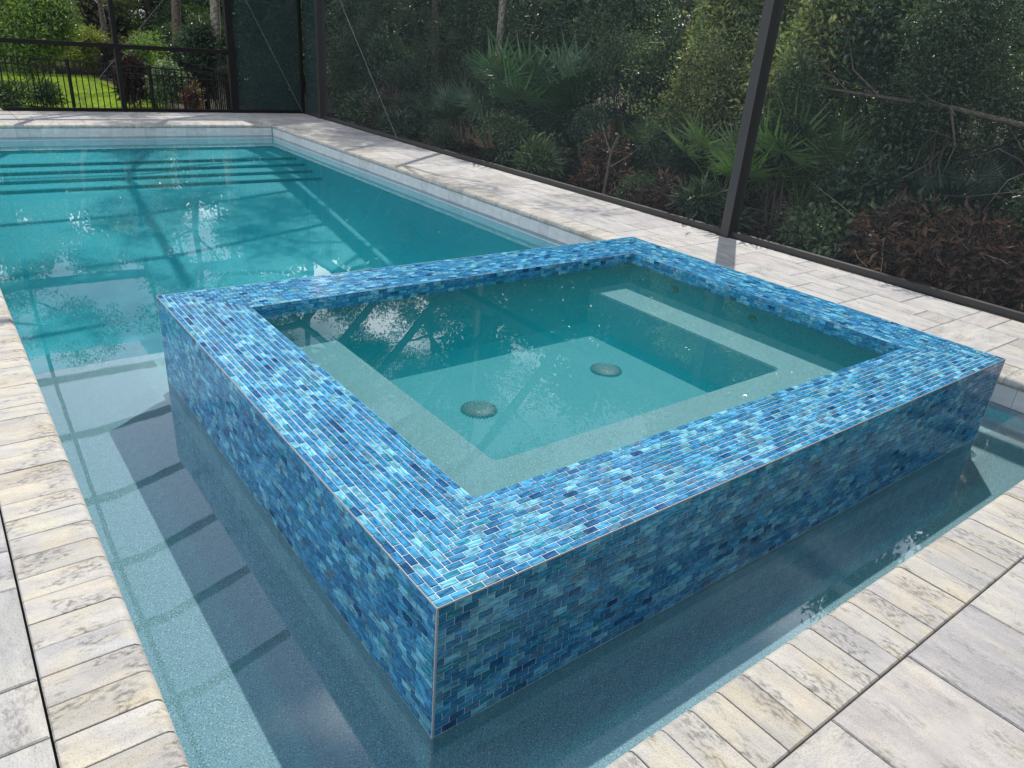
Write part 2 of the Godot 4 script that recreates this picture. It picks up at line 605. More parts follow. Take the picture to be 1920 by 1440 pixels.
# ------------------------------------------------------------------ pool
func build_pool() -> void:
	var pool := structure("pool_basin", "speckled blue-grey plaster pool with a shallow ledge and steps at the far end")
	var b := MB.new()
	# shallow ledge all round the spa, its edge, the sloping deep floor, the steps
	b.quad(Vector3(PX0, LEDGE, -3.36), Vector3(PX1, LEDGE, -3.36), Vector3(PX1, LEDGE, PZ1), Vector3(PX0, LEDGE, PZ1), Vector3.UP)
	b.quad(Vector3(PX0, LEDGE, -3.36), Vector3(PX1, LEDGE, -3.36), Vector3(PX1, -0.92, -3.40), Vector3(PX0, -0.92, -3.40), Vector3.FORWARD)
	put("ledge", b.mesh(), M.plaster, pool)
	b = MB.new()
	b.quad(Vector3(PX0, -0.92, -3.40), Vector3(PX1, -0.92, -3.40), Vector3(PX1, -0.80, -6.5), Vector3(PX0, -0.80, -6.5), Vector3.UP)
	b.quad(Vector3(PX0, -0.80, -6.5), Vector3(PX1, -0.80, -6.5), Vector3(PX1, -0.41, -10.01), Vector3(PX0, -0.41, -10.01), Vector3.UP)
	put("floor", b.mesh(), M.plaster_deep, pool)
	var st := [[-0.20, -10.99], [-0.252, -10.67], [-0.305, -10.35], [-0.358, -10.01]]
	var zb := PZ0
	for i in 4:
		var y: float = st[i][0]
		var z: float = st[i][1]
		var nexty: float = st[i + 1][0] if i < 3 else -0.41
		var s := MB.new()
		s.quad(Vector3(PX0, y, zb), Vector3(PX1, y, zb), Vector3(PX1, y, z - 0.012), Vector3(PX0, y, z - 0.012), Vector3.UP)
		s.quad(Vector3(PX0, y, z - 0.012), Vector3(PX1, y, z - 0.012), Vector3(PX1, y - 0.012, z), Vector3(PX0, y - 0.012, z), Vector3(0, 1, 1))
		put("step", s.mesh(), M.plaster_deep, pool)
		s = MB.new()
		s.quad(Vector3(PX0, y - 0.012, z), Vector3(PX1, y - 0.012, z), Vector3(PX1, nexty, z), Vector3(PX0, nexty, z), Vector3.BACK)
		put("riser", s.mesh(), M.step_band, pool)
		zb = z
	b = MB.new()
	var t := 0.126
	b.quad(Vector3(PX0, -1.0, PZ0), Vector3(PX1, -1.0, PZ0), Vector3(PX1, t, PZ0), Vector3(PX0, t, PZ0), Vector3.BACK)
	b.quad(Vector3(PX0, -1.0, PZ1), Vector3(PX1, -1.0, PZ1), Vector3(PX1, t, PZ1), Vector3(PX0, t, PZ1), Vector3.FORWARD)
	b.quad(Vector3(PX1, -1.0, PZ0), Vector3(PX1, -1.0, PZ1), Vector3(PX1, t, PZ1), Vector3(PX1, t, PZ0), Vector3.LEFT)
	b.quad(Vector3(PX0, -1.0, PZ0), Vector3(PX0, -1.0, PZ1), Vector3(PX0, t, PZ1), Vector3(PX0, t, PZ0), Vector3.RIGHT)
	put("wall", b.mesh(), M.plaster_deep, pool)
	# band under the tiles with the water tint in its colour, and the pale line where it ends
	b = MB.new()
	b.box(Vector3(PX0, -0.034, PZ0), Vector3(PX1, 0.0, PZ0 + 0.004))
	b.box(Vector3(PX1 - 0.004, -0.034, PZ0 + 0.004), Vector3(PX1, 0.0, PZ1))
	put("bond_band", b.mesh(), M.band, pool)
	b = MB.new()
	b.box(Vector3(PX0, -0.044, PZ0), Vector3(PX1, -0.034, PZ0 + 0.007))
	b.box(Vector3(PX1 - 0.007, -0.044, PZ0 + 0.007), Vector3(PX1, -0.034, -3.37))
	put("bond_line", b.mesh(), M.grout, pool)
	# waterline tiles, one row of square grey tiles just under the coping; four tones
	var tw := 0.157
	var meshes := []
	for k in 5:
		var m := MB.new()
		m.slab(Vector3(0.0008, 0, -0.124), Vector3(tw - 0.0008, 0.006, 0.0), 0.0012, Vector2(rnd(0, 1), rnd(0, 1)), false, Color(1, 1, 1) * rnd(0.86, 1.06))
		meshes.append(m.mesh())
	var y0 := 0.001
	# each tile lies in its own frame: x along the wall, y out of the wall, -z up the wall
	var runs := [
		[Vector3(PX0, y0, PZ0), Vector3.RIGHT, Vector3.BACK, PX1 - PX0],
		[Vector3(PX1, y0, PZ0 + 0.01), Vector3.BACK, Vector3.LEFT, PZ1 - PZ0 - 0.02],
	]
	var idx := 0
	for r in runs:
		var nt := int(r[3] / tw)
		for k in nt:
			var xf := Transform3D(Basis(r[1], r[2], Vector3.DOWN), r[0] + r[1] * (tw * k))
			put("waterline_tile", meshes[idx % 5 if idx % 3 else (idx / 3) % 5], M.wall_tile, pool, xf)
			idx += 1


func build_water() -> void:
	var b := MB.new()
	# the pool's surface, left open where the spa stands; over the ledge, extra sheets are added to strengthen reflections
	for e in [-0.004, -0.008, -0.012]:
		b.quad(Vector3(PX0, e, -3.36), Vector3(0, e, -3.36), Vector3(0, e, PZ1), Vector3(PX0, e, PZ1), Vector3.UP)
		b.quad(Vector3(0, e, 0), Vector3(PX1, e, 0), Vector3(PX1, e, PZ1), Vector3(0, e, PZ1), Vector3.UP)
	for e in [0.0]:
		b.quad(Vector3(PX0, e, PZ0), Vector3(PX1, e, PZ0), Vector3(PX1, e, -L), Vector3(PX0, e, -L), Vector3.UP)
		b.quad(Vector3(PX0, e, -L), Vector3(0, e, -L), Vector3(0, e, 0), Vector3(PX0, e, 0), Vector3.UP)
		b.quad(Vector3(W, e, -L), Vector3(PX1, e, -L), Vector3(PX1, e, 0), Vector3(W, e, 0), Vector3.UP)
		b.quad(Vector3(PX0, e, 0), Vector3(PX1, e, 0), Vector3(PX1, e, PZ1), Vector3(PX0, e, PZ1), Vector3.UP)
	tag(put("pool_water", b.mesh(), M.water), "calm clear water of the swimming pool", "", "", "structure")
	b = MB.new()
	var y := 0.437
	b.quad(Vector3(RIM, y, RIM - L), Vector3(W - RIM - 0.01, y, RIM - L), Vector3(W - RIM - 0.01, y, -RIM), Vector3(RIM, y, -RIM), Vector3.UP)
	tag(put("spa_water", b.mesh(), M.water), "calm clear water filling the raised spa to its rim", "", "", "structure")
	# the body of the water: what takes the red out of the light
	var deep := FogMaterial.new()
	deep.albedo = Color(0.02, 0.86, 0.95)
	deep.density = FOG
	var spa_deep: FogMaterial = deep.duplicate()
	spa_deep.density = 0.45
	var boxes := [
		["pool_water_body", Vector3(PX0 + 0.002, -0.95, PZ0 + 0.002), Vector3(PX1 - 0.002, -0.006, -3.362), "blue-green depth of the swimming pool water"],
		["spa_water_body", Vector3(RIM + 0.002, 0.002, RIM - L + 0.002), Vector3(W - RIM - 0.012, 0.431, -RIM - 0.002), "blue-green depth of the spa water"],
	]
	for q in boxes:
		var f := FogVolume.new()
		f.shape = RenderingServer.FOG_VOLUME_SHAPE_BOX
		f.size = q[2] - q[1]
		f.position = (q[1] + q[2]) * 0.5
		f.material = deep if q[0] == "pool_water_body" else spa_deep
		f.name = q[0]
		add_child(f)
		tag(f, q[3], "", "", "structure")


const FOG := 0.20


# ------------------------------------------------------------------ deck
func build_deck() -> void:
	rng.seed = 99
	# bedding under the pavers, seen only in the joints
	var deck := structure("pool_deck", "grey concrete paver deck round the pool, pieces of mixed sizes in a random pattern")
	var b := MB.new()
	var y := DECK - 0.022
	var ox0 := -0.84
	var ox1 := 4.335
	var oz0 := -12.235
	var oz1 := 0.665
	for r in [[-4.2, -13.8, ox0 + 0.2, 3.6], [ox1 - 0.2, -13.8, 5.5, 3.6], [ox0 + 0.2, -13.8, ox1 - 0.2, oz0 + 0.2], [ox0 + 0.2, oz1 - 0.2, ox1 - 0.2, 3.6]]:
		b.quad(Vector3(r[0], y, r[1]), Vector3(r[2], y, r[1]), Vector3(r[2], y, r[3]), Vector3(r[0], y, r[3]), Vector3.UP)
	for s in [[Vector3(-4.2, 0, -13.8), Vector3(5.5, 0, -13.8), Vector3.FORWARD], [Vector3(5.5, 0, -13.8), Vector3(5.5, 0, 3.6), Vector3.RIGHT], [Vector3(-4.2, 0, -13.8), Vector3(-4.2, 0, 3.6), Vector3.LEFT], [Vector3(-4.2, 0, 3.6), Vector3(5.5, 0, 3.6), Vector3.BACK]]:
		b.quad(s[0] + Vector3.UP * y, s[1] + Vector3.UP * y, s[1] + Vector3.DOWN * 0.7, s[0] + Vector3.DOWN * 0.7, s[2])
	put("bedding", b.mesh(), M.sand, deck)
	var rest := MB.new()
	var u := 0.2115
	# regions as [x0, z0, cells in x, cells in z]
	var regions := [
		[ox0 - 0.004 - u * 8, oz1 - u * 61, 8, 68],
		[ox1 + 0.004, oz1 - u * 68, 5, 75],
		[ox0, oz0 - 0.004 - u * 7, 25, 7],
		[ox0, oz1 + 0.003, 25, 7],
	]
	var sizes := [Vector2i(2, 3), Vector2i(3, 2), Vector2i(2, 2), Vector2i(1, 2), Vector2i(2, 1), Vector2i(3, 2), Vector2i(2, 3)]
	for r in regions:
		var used := {}
		for j in r[3]:
			for i in r[2]:
				if used.has(Vector2i(i, j)):
					continue
				var want: Vector2i = sizes[rng.randi() % sizes.size()]
				for attempt in 6:
					var ok: bool = i + want.x <= r[2] and j + want.y <= r[3]
					if ok:
						for a in want.x:
							for c in want.y:
								ok = ok and not used.has(Vector2i(i + a, j + c))
					if ok:
						break
					want = sizes[rng.randi() % sizes.size()] if attempt < 4 else Vector2i(1, 1)
				for a in want.x:
					for c in want.y:
						used[Vector2i(i + a, j + c)] = true
				var lo := Vector3(r[0] + i * u, DECK - 0.05, r[1] + j * u)
				var hi := lo + Vector3(want.x * u, 0, want.y * u)
				hi.y = DECK + rnd(-0.0012, 0.0012)
				var tone := rnd(0.78, 1.10)
				var col := Color(tone * rnd(0.97, 1.03), tone, tone * rnd(0.97, 1.06))
				var uv0 := Vector2(rnd(0, 4), rnd(0, 4))
				var gap := 0.0022
				var turn := want.y > want.x or (want.x == want.y and rng.randf() < 0.5)
				var mid := (lo + hi) * 0.5
				var seen := in_view(Vector3(mid.x, DECK, mid.z), 90.0) and mid.x > -1.45
				var m := rest if not seen else MB.new()
				m.slab(lo + Vector3(gap, 0, gap), hi - Vector3(gap, 0, gap), 0.004, uv0, turn, col)
				if seen:
					put("paver", m.mesh(), M.paver, deck)
	# the landing that runs on past the cage at the far left
	for i in 5:
		for j in 9:
			var lo := Vector3(0.36 - (i + 1) * u * 2, DECK - 0.05, -13.81 - (j + 1) * u * 2)
			var tone := rnd(0.85, 1.08)
			var seen := in_view(Vector3(lo.x + u, DECK, lo.z + u), 0.0)
			var m := MB.new() if seen else rest
			m.slab(lo + Vector3(0.002, 0, 0.002), lo + Vector3(u * 2 - 0.002, 0.05, u * 2 - 0.002), 0.004, Vector2(rnd(0, 4), rnd(0, 4)), false, Color(tone, tone, tone))
			if seen:
				put("paver", m.mesh(), M.paver, deck)
	b = MB.new()
	b.box(Vector3(-3.0, -0.6, -17.7), Vector3(0.36, DECK - 0.02, -13.81))
	put("landing_base", b.mesh(), M.sand, deck)
	tag(put("paver", rest.mesh(), M.paver, deck), "", "", "", "stuff")

	# bullnose coping: short stones side by side, rounded over the water
	var cope := structure("pool_coping", "weathered cream bullnose coping stones along the pool edge")
	var profile := []   # (distance from the outer edge, height)
	var dep := 0.248
	var nose := 0.030
	profile.append(Vector2(0.0, DECK - 0.06))
	profile.append(Vector2(0.0, DECK - 0.004))
	profile.append(Vector2(0.004, DECK))
	profile.append(Vector2(dep - nose, DECK))
	for k in range(1, 8):
		var a := PI * k / 7.0
		profile.append(Vector2(dep - nose + nose * sin(a), DECK - nose + nose * cos(a)))
	var cw := 0.1152
	var rest2 := MB.new()
	# [outer corner, along, inward, length]
	var sides := [
		[Vector3(ox0, 0, oz0), Vector3.BACK, Vector3.RIGHT, oz1 - oz0],
		[Vector3(ox1, 0, oz0), Vector3.BACK, Vector3.LEFT, oz1 - oz0],
		[Vector3(ox0 + dep, 0, oz0), Vector3.RIGHT, Vector3.BACK, ox1 - ox0 - 2 * dep],
		[Vector3(ox0 + dep, 0, oz1), Vector3.RIGHT, Vector3.FORWARD, ox1 - ox0 - 2 * dep],
	]
	for s in sides:
		var cnt := int(round(s[3] / cw))
		var wd: float = s[3] / cnt
		for k in cnt:
			var at: Vector3 = s[0] + s[1] * (wd * k)
			var tone := rnd(0.84, 1.12)
			var warm := rnd(-0.06, 0.045)
			var col := Color(tone * (1.0 + warm * 0.5), tone, tone * (1.0 - warm))
			var seen := in_view(Vector3(at.x, DECK, at.z) + s[2] * 0.12 + s[1] * 0.06, 60.0)
			var m := MB.new() if seen else rest2
			var uv0 := Vector2(rnd(0, 4), rnd(0, 4))
			var dy := rnd(-0.0015, 0.0015)
			var g0 := 0.0010
			var g1 := wd - 0.0010
			var ch := 0.0018
			var lens := 0.0
			for q in profile.size() - 1:
				var a: Vector2 = profile[q]
				var c: Vector2 = profile[q + 1]
				var fa: Vector3 = at + s[2] * a.x + Vector3.UP * (a.y + dy)
				var fc: Vector3 = at + s[2] * c.x + Vector3.UP * (c.y + dy)
				var nn: Vector3 = Vector3.UP * (c.x - a.x) + s[2] * -(c.y - a.y)
				nn = nn.normalized()
				var na := nn
				var nc := nn
				if q >= 3:
					var aa := PI * (q - 3) / 7.0
					var ac := PI * (q - 2) / 7.0
					na = s[2] * sin(aa) + Vector3.UP * cos(aa)
					nc = s[2] * sin(ac) + Vector3.UP * cos(ac)
				var l1 := lens + a.distance_to(c)
				# chamfered sides, then the main strip
				var p0: Vector3 = fa + s[1] * (g0 + ch)
				var p1: Vector3 = fa + s[1] * (g1 - ch)
				var p2: Vector3 = fc + s[1] * (g1 - ch)
				var p3: Vector3 = fc + s[1] * (g0 + ch)
				var ua := uv0 + Vector2(lens, g0)
				var ub := uv0 + Vector2(lens, g1)
				var uc := uv0 + Vector2(l1, g1)
				var ud := uv0 + Vector2(l1, g0)
				m.tri(p0, p1, p2, na, na, nc, ua, ub, uc, col)
				m.tri(p0, p2, p3, na, nc, nc, ua, uc, ud, col)
				var q0: Vector3 = fa + s[1] * g0 - na * ch
				var q3: Vector3 = fc + s[1] * g0 - nc * ch
				m.quad(p0, p3, q3, q0, na + nc - s[1] * 2.0, col, ua, ud, ud, ua)
				var q1: Vector3 = fa + s[1] * g1 - na * ch
				var q2: Vector3 = fc + s[1] * g1 - nc * ch
				m.quad(p1, p2, q2, q1, na + nc + s[1] * 2.0, col, ub, uc, uc, ub)
				lens = l1
			# cheeks
			for e in [[g0, -1.0], [g1, 1.0]]:
				var c0: Vector3 = at + s[1] * e[0] + s[2] * (dep * 0.5) + Vector3.UP * (DECK - 0.03 + dy)
				for q in profile.size():
					var a: Vector2 = profile[q]
					var c: Vector2 = profile[(q + 1) % profile.size()]
					var pull := 0.003
					var fa: Vector3 = at + s[1] * e[0] + s[2] * clampf(a.x, pull, dep - pull) + Vector3.UP * (clampf(a.y, DECK - 0.057, DECK - pull) + dy)
					var fc: Vector3 = at + s[1] * e[0] + s[2] * clampf(c.x, pull, dep - pull) + Vector3.UP * (clampf(c.y, DECK - 0.057, DECK - pull) + dy)
					m.flat(c0, fa, fc, s[1] * e[1], col * 0.9, uv0, uv0 + a, uv0 + c)
			if seen:
				put("coping_stone", m.mesh(), M.coping, cope)
	if rest2.v.size():
		tag(put("coping_stone", rest2.mesh(), M.coping, cope), "", "", "", "stuff")
	# mortar bed under the stones
	b = MB.new()
	var my0 := DECK - 0.09
	var my1 := DECK - 0.022
	b.box(Vector3(ox0 + 0.002, my0, oz0), Vector3(PX0 - 0.002, my1, oz1))
	b.box(Vector3(PX1 + 0.002, my0, oz0), Vector3(ox1 - 0.002, my1, oz1))
	b.box(Vector3(PX0, my0, oz0 + 0.002), Vector3(PX1, my1, PZ0 - 0.002))
	b.box(Vector3(PX0, my0, PZ1 + 0.002), Vector3(PX1, my1, oz1 - 0.002))
	put("mortar_bed", b.mesh(), M.sand, cope)
	# a twig lying on the pavers
	b = MB.new()
	b.tube([Vector3(-0.06, 0.006, 0.02), Vector3(-0.01, 0.012, 0.0), Vector3(0.05, 0.02, -0.015)], [0.003, 0.0025, 0.0015], 5)
	b.tube([Vector3(-0.01, 0.012, 0.0), Vector3(0.02, 0.03, 0.03)], [0.002, 0.001], 5)
	b.tube([Vector3(0.01, 0.014, -0.004), Vector3(0.03, 0.007, -0.05)], [0.002, 0.001], 5)
	var tw := put("twig", b.mesh(), M.bark_dark, null, Transform3D(Basis.IDENTITY, Vector3(5.06, DECK, -3.45)))
	tag(tw, "small dark forked twig lying on the pavers by the screen post", "twig")


# ------------------------------------------------------------------ unseen building added to keep sky light off the spa
func build_house() -> void:
	var h := thing("house", "plain stucco house with a deep roof overhang facing the spa's near side", "house", Vector3(0, 0, 3.65))
	var b := MB.new()
	b.box(Vector3(-9, -0.3, 0), Vector3(9, 2.75, 0.2))
	b.box(Vector3(-9, -0.3, 7.8), Vector3(9, 2.75, 8.0))
	b.box(Vector3(-9, -0.3, 0.2), Vector3(-8.8, 2.75, 7.8))
	b.box(Vector3(8.8, -0.3, 0.2), Vector3(9, 2.75, 7.8))
	put("wall", b.mesh(), mat(Color(0.30, 0.28, 0.25), 0.9), h)
	b = MB.new()
	b.box(Vector3(-9.4, 2.75, -1.5), Vector3(9.4, 2.93, 9.0))
	b.quad(Vector3(-9.4, 2.94, -1.5), Vector3(9.4, 2.94, -1.5), Vector3(9.4, 4.9, 4.0), Vector3(-9.4, 4.9, 4.0), Vector3.UP)
	b.quad(Vector3(-9.4, 2.94, 9.0), Vector3(9.4, 2.94, 9.0), Vector3(9.4, 4.9, 4.0), Vector3(-9.4, 4.9, 4.0), Vector3.UP)
	b.flat(Vector3(-9.4, 2.94, -1.5), Vector3(-9.4, 2.94, 9.0), Vector3(-9.4, 4.9, 4.0), Vector3.LEFT)
	b.flat(Vector3(9.4, 2.94, -1.5), Vector3(9.4, 2.94, 9.0), Vector3(9.4, 4.9, 4.0), Vector3.RIGHT)
	put("roof", b.mesh(), mat(Color(0.11, 0.10, 0.095), 0.9), h)
	for x in [-3.0, 0.2, 3.4]:
		b = MB.new()
		b.box(Vector3(x - 1.2, 0.2, -0.03), Vector3(x + 1.2, 2.3, -0.004))
		var d := put("glass_door", b.mesh(), mat(Color(0.02, 0.022, 0.025), 0.08), h)
		for q in [[-1.26, -1.2], [-0.03, 0.03], [1.2, 1.26]]:
			b = MB.new()
			b.box(Vector3(x + q[0], 0.2, -0.05), Vector3(x + q[1], 2.36, -0.031))
			put("frame", b.mesh(), M.bronze, d)


# ------------------------------------------------------------------ spa
var tile_v := []       # tile variants (builders), x along the tile, y out of the face, z across
var tile_m := []


func tile_builder(len: float, wid: float, col: Color) -> MB:
	var m := MB.new()
	var g := 0.0012
	var x0 := g
	var x1 := len - g
	var z0 := g
	var z1 := wid - g
	var t := 0.0020
	var ch := 0.0010
	var u := Vector2(rnd(0, 1), rnd(0, 1))
	var f := func(x: float, z: float) -> Vector2: return u + Vector2(x, z) * 4.0
	m.quad(Vector3(x0 + ch, t, z0 + ch), Vector3(x1 - ch, t, z0 + ch), Vector3(x1 - ch, t, z1 - ch), Vector3(x0 + ch, t, z1 - ch), Vector3.UP, col, f.call(x0, z0), f.call(x1, z0), f.call(x1, z1), f.call(x0, z1))
	var a := [Vector3(x0 + ch, t, z0 + ch), Vector3(x1 - ch, t, z0 + ch), Vector3(x1 - ch, t, z1 - ch), Vector3(x0 + ch, t, z1 - ch)]
	var b := [Vector3(x0, -0.001, z0), Vector3(x1, -0.001, z0), Vector3(x1, -0.001, z1), Vector3(x0, -0.001, z1)]
	for i in 4:
		var j := (i + 1) % 4
		m.quad(a[i], a[j], b[j], b[i], b[i] + b[j] - a[i] - a[j] + Vector3.UP * 0.002, col, u, u + Vector2(0.1, 0), u + Vector2(0.1, 0.02), u)
	return m


func tile_color() -> Color:
	var k := rng.randf()
	var c := Color(0.038, 0.21, 0.43)
	if k < 0.20:
		c = Color(0.15, 0.42, 0.60)
	elif k < 0.40:
		c = Color(0.065, 0.30, 0.55)
	elif k < 0.47:
		c = Color(0.035, 0.25, 0.40)
	elif k < 0.66:
		c = Color(0.028, 0.17, 0.37)
	elif k < 0.685:
		c = Color(0.012, 0.085, 0.22)
	elif k < 0.77:
		c = Color(0.10, 0.24, 0.40)
	return c * rnd(0.85, 1.16) * 1.22


func build_spa() -> void:
	rng.seed = 4242
	var spa := thing("raised_spa", "square raised spa clad in small glossy blue glass tiles standing in the pool", "spa")
	var n_var := 72
	for k in n_var:
		var m := tile_builder(2 * P, P, tile_color())
		tile_v.append(m)
		tile_m.append(m.mesh())
	# shell: the grout that shows between the tiles, and the plastered foot under the water
	var b := MB.new()
	var e := 0.0002
	b.quad(Vector3(0, 0, 0), Vector3(W, 0, 0), Vector3(W, H, 0), Vector3(0, H, 0), Vector3.BACK)
	b.quad(Vector3(0, 0, -L), Vector3(W, 0, -L), Vector3(W, H, -L), Vector3(0, H, -L), Vector3.FORWARD)
	b.quad(Vector3(0, 0, 0), Vector3(0, 0, -L), Vector3(0, H, -L), Vector3(0, H, 0), Vector3.LEFT)
	b.quad(Vector3(W, 0, 0), Vector3(W, 0, -L), Vector3(W, H, -L), Vector3(W, H, 0), Vector3.RIGHT)
	var i0 := Vector3(RIM, H, -RIM)
	var i1 := Vector3(W - 14.0 * P, H, RIM - L)
	b.quad(Vector3(0, H, 0), Vector3(W, H, 0), Vector3(i1.x, H, i0.z), Vector3(i0.x, H, i0.z), Vector3.UP)
	b.quad(Vector3(0, H, -L), Vector3(W, H, -L), Vector3(i1.x, H, i1.z), Vector3(i0.x, H, i1.z), Vector3.UP)
	b.quad(Vector3(0, H, 0), Vector3(0, H, -L), Vector3(i0.x, H, i1.z), Vector3(i0.x, H, i0.z), Vector3.UP)
	b.quad(Vector3(W, H, 0), Vector3(W, H, -L), Vector3(i1.x, H, i1.z), Vector3(i1.x, H, i0.z), Vector3.UP)
	put("grout", b.mesh(), M.grout, spa)
	b = MB.new()
	# plastered foot with a small cove, below the lowest tiles
	for s in [[Vector3(0, 0, 0), Vector3(W, 0, 0), Vector3.BACK], [Vector3(0, 0, -L), Vector3(W, 0, -L), Vector3.FORWARD], [Vector3(0, 0, 0), Vector3(0, 0, -L), Vector3.LEFT], [Vector3(W, 0, 0), Vector3(W, 0, -L), Vector3.RIGHT]]:
		var o: Vector3 = s[2] * -0.004
		b.quad(s[0] + o, s[1] + o, s[1] + o + Vector3.DOWN * 0.07, s[0] + o + Vector3.DOWN * 0.07, s[2])
		var o2: Vector3 = s[2] * 0.03
		var ext: Vector3 = (s[1] - s[0]).normalized() * 0.03
		b.quad(s[0] + o + Vector3.DOWN * 0.07, s[1] + o + Vector3.DOWN * 0.07, s[1] + o2 + ext + Vector3.DOWN * 0.104, s[0] + o2 - ext + Vector3.DOWN * 0.104, s[2] + Vector3.UP)
	put("foot", b.mesh(), M.plaster, spa)

	# inside: walls, bench, floor
	b = MB.new()
	var by := 0.25
	var fx0 := 0.775
	var fx1 := 2.735
	var fz1 := -0.80
	var fz0 := RIM - L
	var fy := 0.0
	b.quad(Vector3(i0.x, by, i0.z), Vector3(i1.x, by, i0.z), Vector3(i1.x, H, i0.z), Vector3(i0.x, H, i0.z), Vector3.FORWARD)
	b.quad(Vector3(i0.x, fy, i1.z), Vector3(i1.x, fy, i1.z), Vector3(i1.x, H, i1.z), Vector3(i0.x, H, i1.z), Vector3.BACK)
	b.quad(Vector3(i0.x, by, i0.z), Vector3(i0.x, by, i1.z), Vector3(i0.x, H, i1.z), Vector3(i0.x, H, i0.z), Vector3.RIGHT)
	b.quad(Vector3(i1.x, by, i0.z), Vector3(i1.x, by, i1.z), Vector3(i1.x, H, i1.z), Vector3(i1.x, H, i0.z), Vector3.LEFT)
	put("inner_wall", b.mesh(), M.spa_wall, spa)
	b = MB.new()
	b.quad(Vector3(i0.x, by, i1.z), Vector3(fx0, by, i1.z), Vector3(fx0, by, fz1), Vector3(i0.x, by, fz1), Vector3.UP)
	b.quad(Vector3(fx1, by, i1.z), Vector3(i1.x, by, i1.z), Vector3(i1.x, by, fz1), Vector3(fx1, by, fz1), Vector3.UP)
	b.quad(Vector3(i0.x, by, fz1), Vector3(i1.x, by, fz1), Vector3(i1.x, by, i0.z), Vector3(i0.x, by, i0.z), Vector3.UP)
	# edge of the well with two rounded corners and a soft nosing
	var path := []
	path.append(Vector2(fx0, fz0))
	var rr := 0.035
	for k in 7:
		var a := PI + (PI * 0.5) * -k / 6.0
		path.append(Vector2(fx0 + rr + rr * cos(a), fz1 - rr + rr * sin(a)))
	for k in 7:
		var a := PI * 0.5 - (PI * 0.5) * k / 6.0
		path.append(Vector2(fx1 - rr + rr * cos(a), fz1 - rr + rr * sin(a)))
	path.append(Vector2(fx1, fz0))
	var centre := Vector2((fx0 + fx1) * 0.5, (fz0 + fz1) * 0.5)
	for k in path.size() - 1:
		var p: Vector2 = path[k]
		var q: Vector2 = path[k + 1]
		var mid := (p + q) * 0.5
		var inn := (centre - mid).normalized()
		var c0 := Vector2(fx0 if mid.x < centre.x else fx1, fz1)
		var ip := p + (centre - p).normalized() * 0.01
		var iq := q + (centre - q).normalized() * 0.01
		b.quad(Vector3(p.x, by, p.y), Vector3(q.x, by, q.y), Vector3(iq.x, by - 0.012, iq.y), Vector3(ip.x, by - 0.012, ip.y), Vector3(inn.x, 1, inn.y))
		b.quad(Vector3(ip.x, by - 0.012, ip.y), Vector3(iq.x, by - 0.012, iq.y), Vector3(iq.x, fy, iq.y), Vector3(ip.x, fy, ip.y), Vector3(inn.x, 0, inn.y))
		if k > 0 and k < path.size() - 2:
			b.flat(Vector3(p.x, by, p.y), Vector3(q.x, by, q.y), Vector3(c0.x, by, c0.y), Vector3.UP)
	put("bench", b.mesh(), M.bench, spa)
	b = MB.new()
	b.quad(Vector3(fx0, fy, fz0), Vector3(fx1, fy, fz0), Vector3(fx1, fy, fz1), Vector3(fx0, fy, fz1), Vector3.UP)
	put("floor", b.mesh(), M.spa_floor, spa)

	# metal-grey edge strips
	var tr := 0.0045
	for s in [
		[Vector3(-0.0018, H - tr, -L - 0.0018), Vector3(0.0, H + 0.0018, 0.0018)],
		[Vector3(0.0, H - tr, 0.0), Vector3(W, H + 0.0018, 0.0018)],
		[Vector3(W, H - tr, -L - 0.0018), Vector3(W + 0.0018, H + 0.0018, 0.0018)],
		[Vector3(0.0, H - tr, -L - 0.0018), Vector3(W, H + 0.0018, -L)],
		[Vector3(-0.0018, -0.002, -0.003), Vector3(0.0, H - tr, 0.0018)],
		[Vector3(0.0, -0.002, 0.0), Vector3(0.003, H - tr, 0.0018)],
		[Vector3(W - 0.003, -0.002, 0.0), Vector3(W + 0.0018, H - tr, 0.0018)],
		[Vector3(-0.0018, -0.002, -L - 0.0018), Vector3(0.0, H - tr, -L + 0.003)],
	]:
		b = MB.new()
		b.box(s[0], s[1])
		put("edge_strip", b.mesh(), M.trim, spa)

	# every tile as [frame, variant or builder, area as seen]
	var tiles := []
	var add_row := func(o: Vector3, along: Vector3, out: Vector3, across: Vector3, from: float, to: float, shift: float) -> void:
		var x := from - shift
		while x < to - 0.004:
			var a := maxf(x, from)
			var c := minf(x + 2 * P, to)
			if c - a > 0.006:
				var tilt := Basis(along, rnd(-0.013, 0.013)) * Basis(across, rnd(-0.013, 0.013))
				var xf := Transform3D(tilt * Basis(along, out, across), o + along * a + out * rnd(0.0, 0.0004))
				var whole := c - a > 2 * P - 0.001
				var k := rng.randi() % n_var
				var mid: Vector3 = o + along * (a + c) * 0.5 + across * P * 0.5
				var to_eye: Vector3 = CAM_AT - mid
				var size := 0.0
				if in_view(mid, -10.0):
					size = maxf(0.0, out.dot(to_eye)) * (c - a) / pow(to_eye.length(), 3.0)
				tiles.append([size, xf, k if whole else -1, c - a])
			x += 2 * P
	var rows_side := 18
	for r in rows_side:
		var y := H - tr - P * r
		var sh := P if r % 2 else 0.0
		add_row.call(Vector3(0, y, 0), Vector3.RIGHT, Vector3.BACK, Vector3.DOWN, 0.004, W - 0.004, sh)
		add_row.call(Vector3(0, y, -L), Vector3.BACK, Vector3.LEFT, Vector3.DOWN, 0.004, L - 0.004, sh)
		add_row.call(Vector3(W, y, 0), Vector3.FORWARD, Vector3.RIGHT, Vector3.DOWN, 0.0, L, sh)
		add_row.call(Vector3(W, y, -L), Vector3.LEFT, Vector3.FORWARD, Vector3.DOWN, 0.0, W, sh)
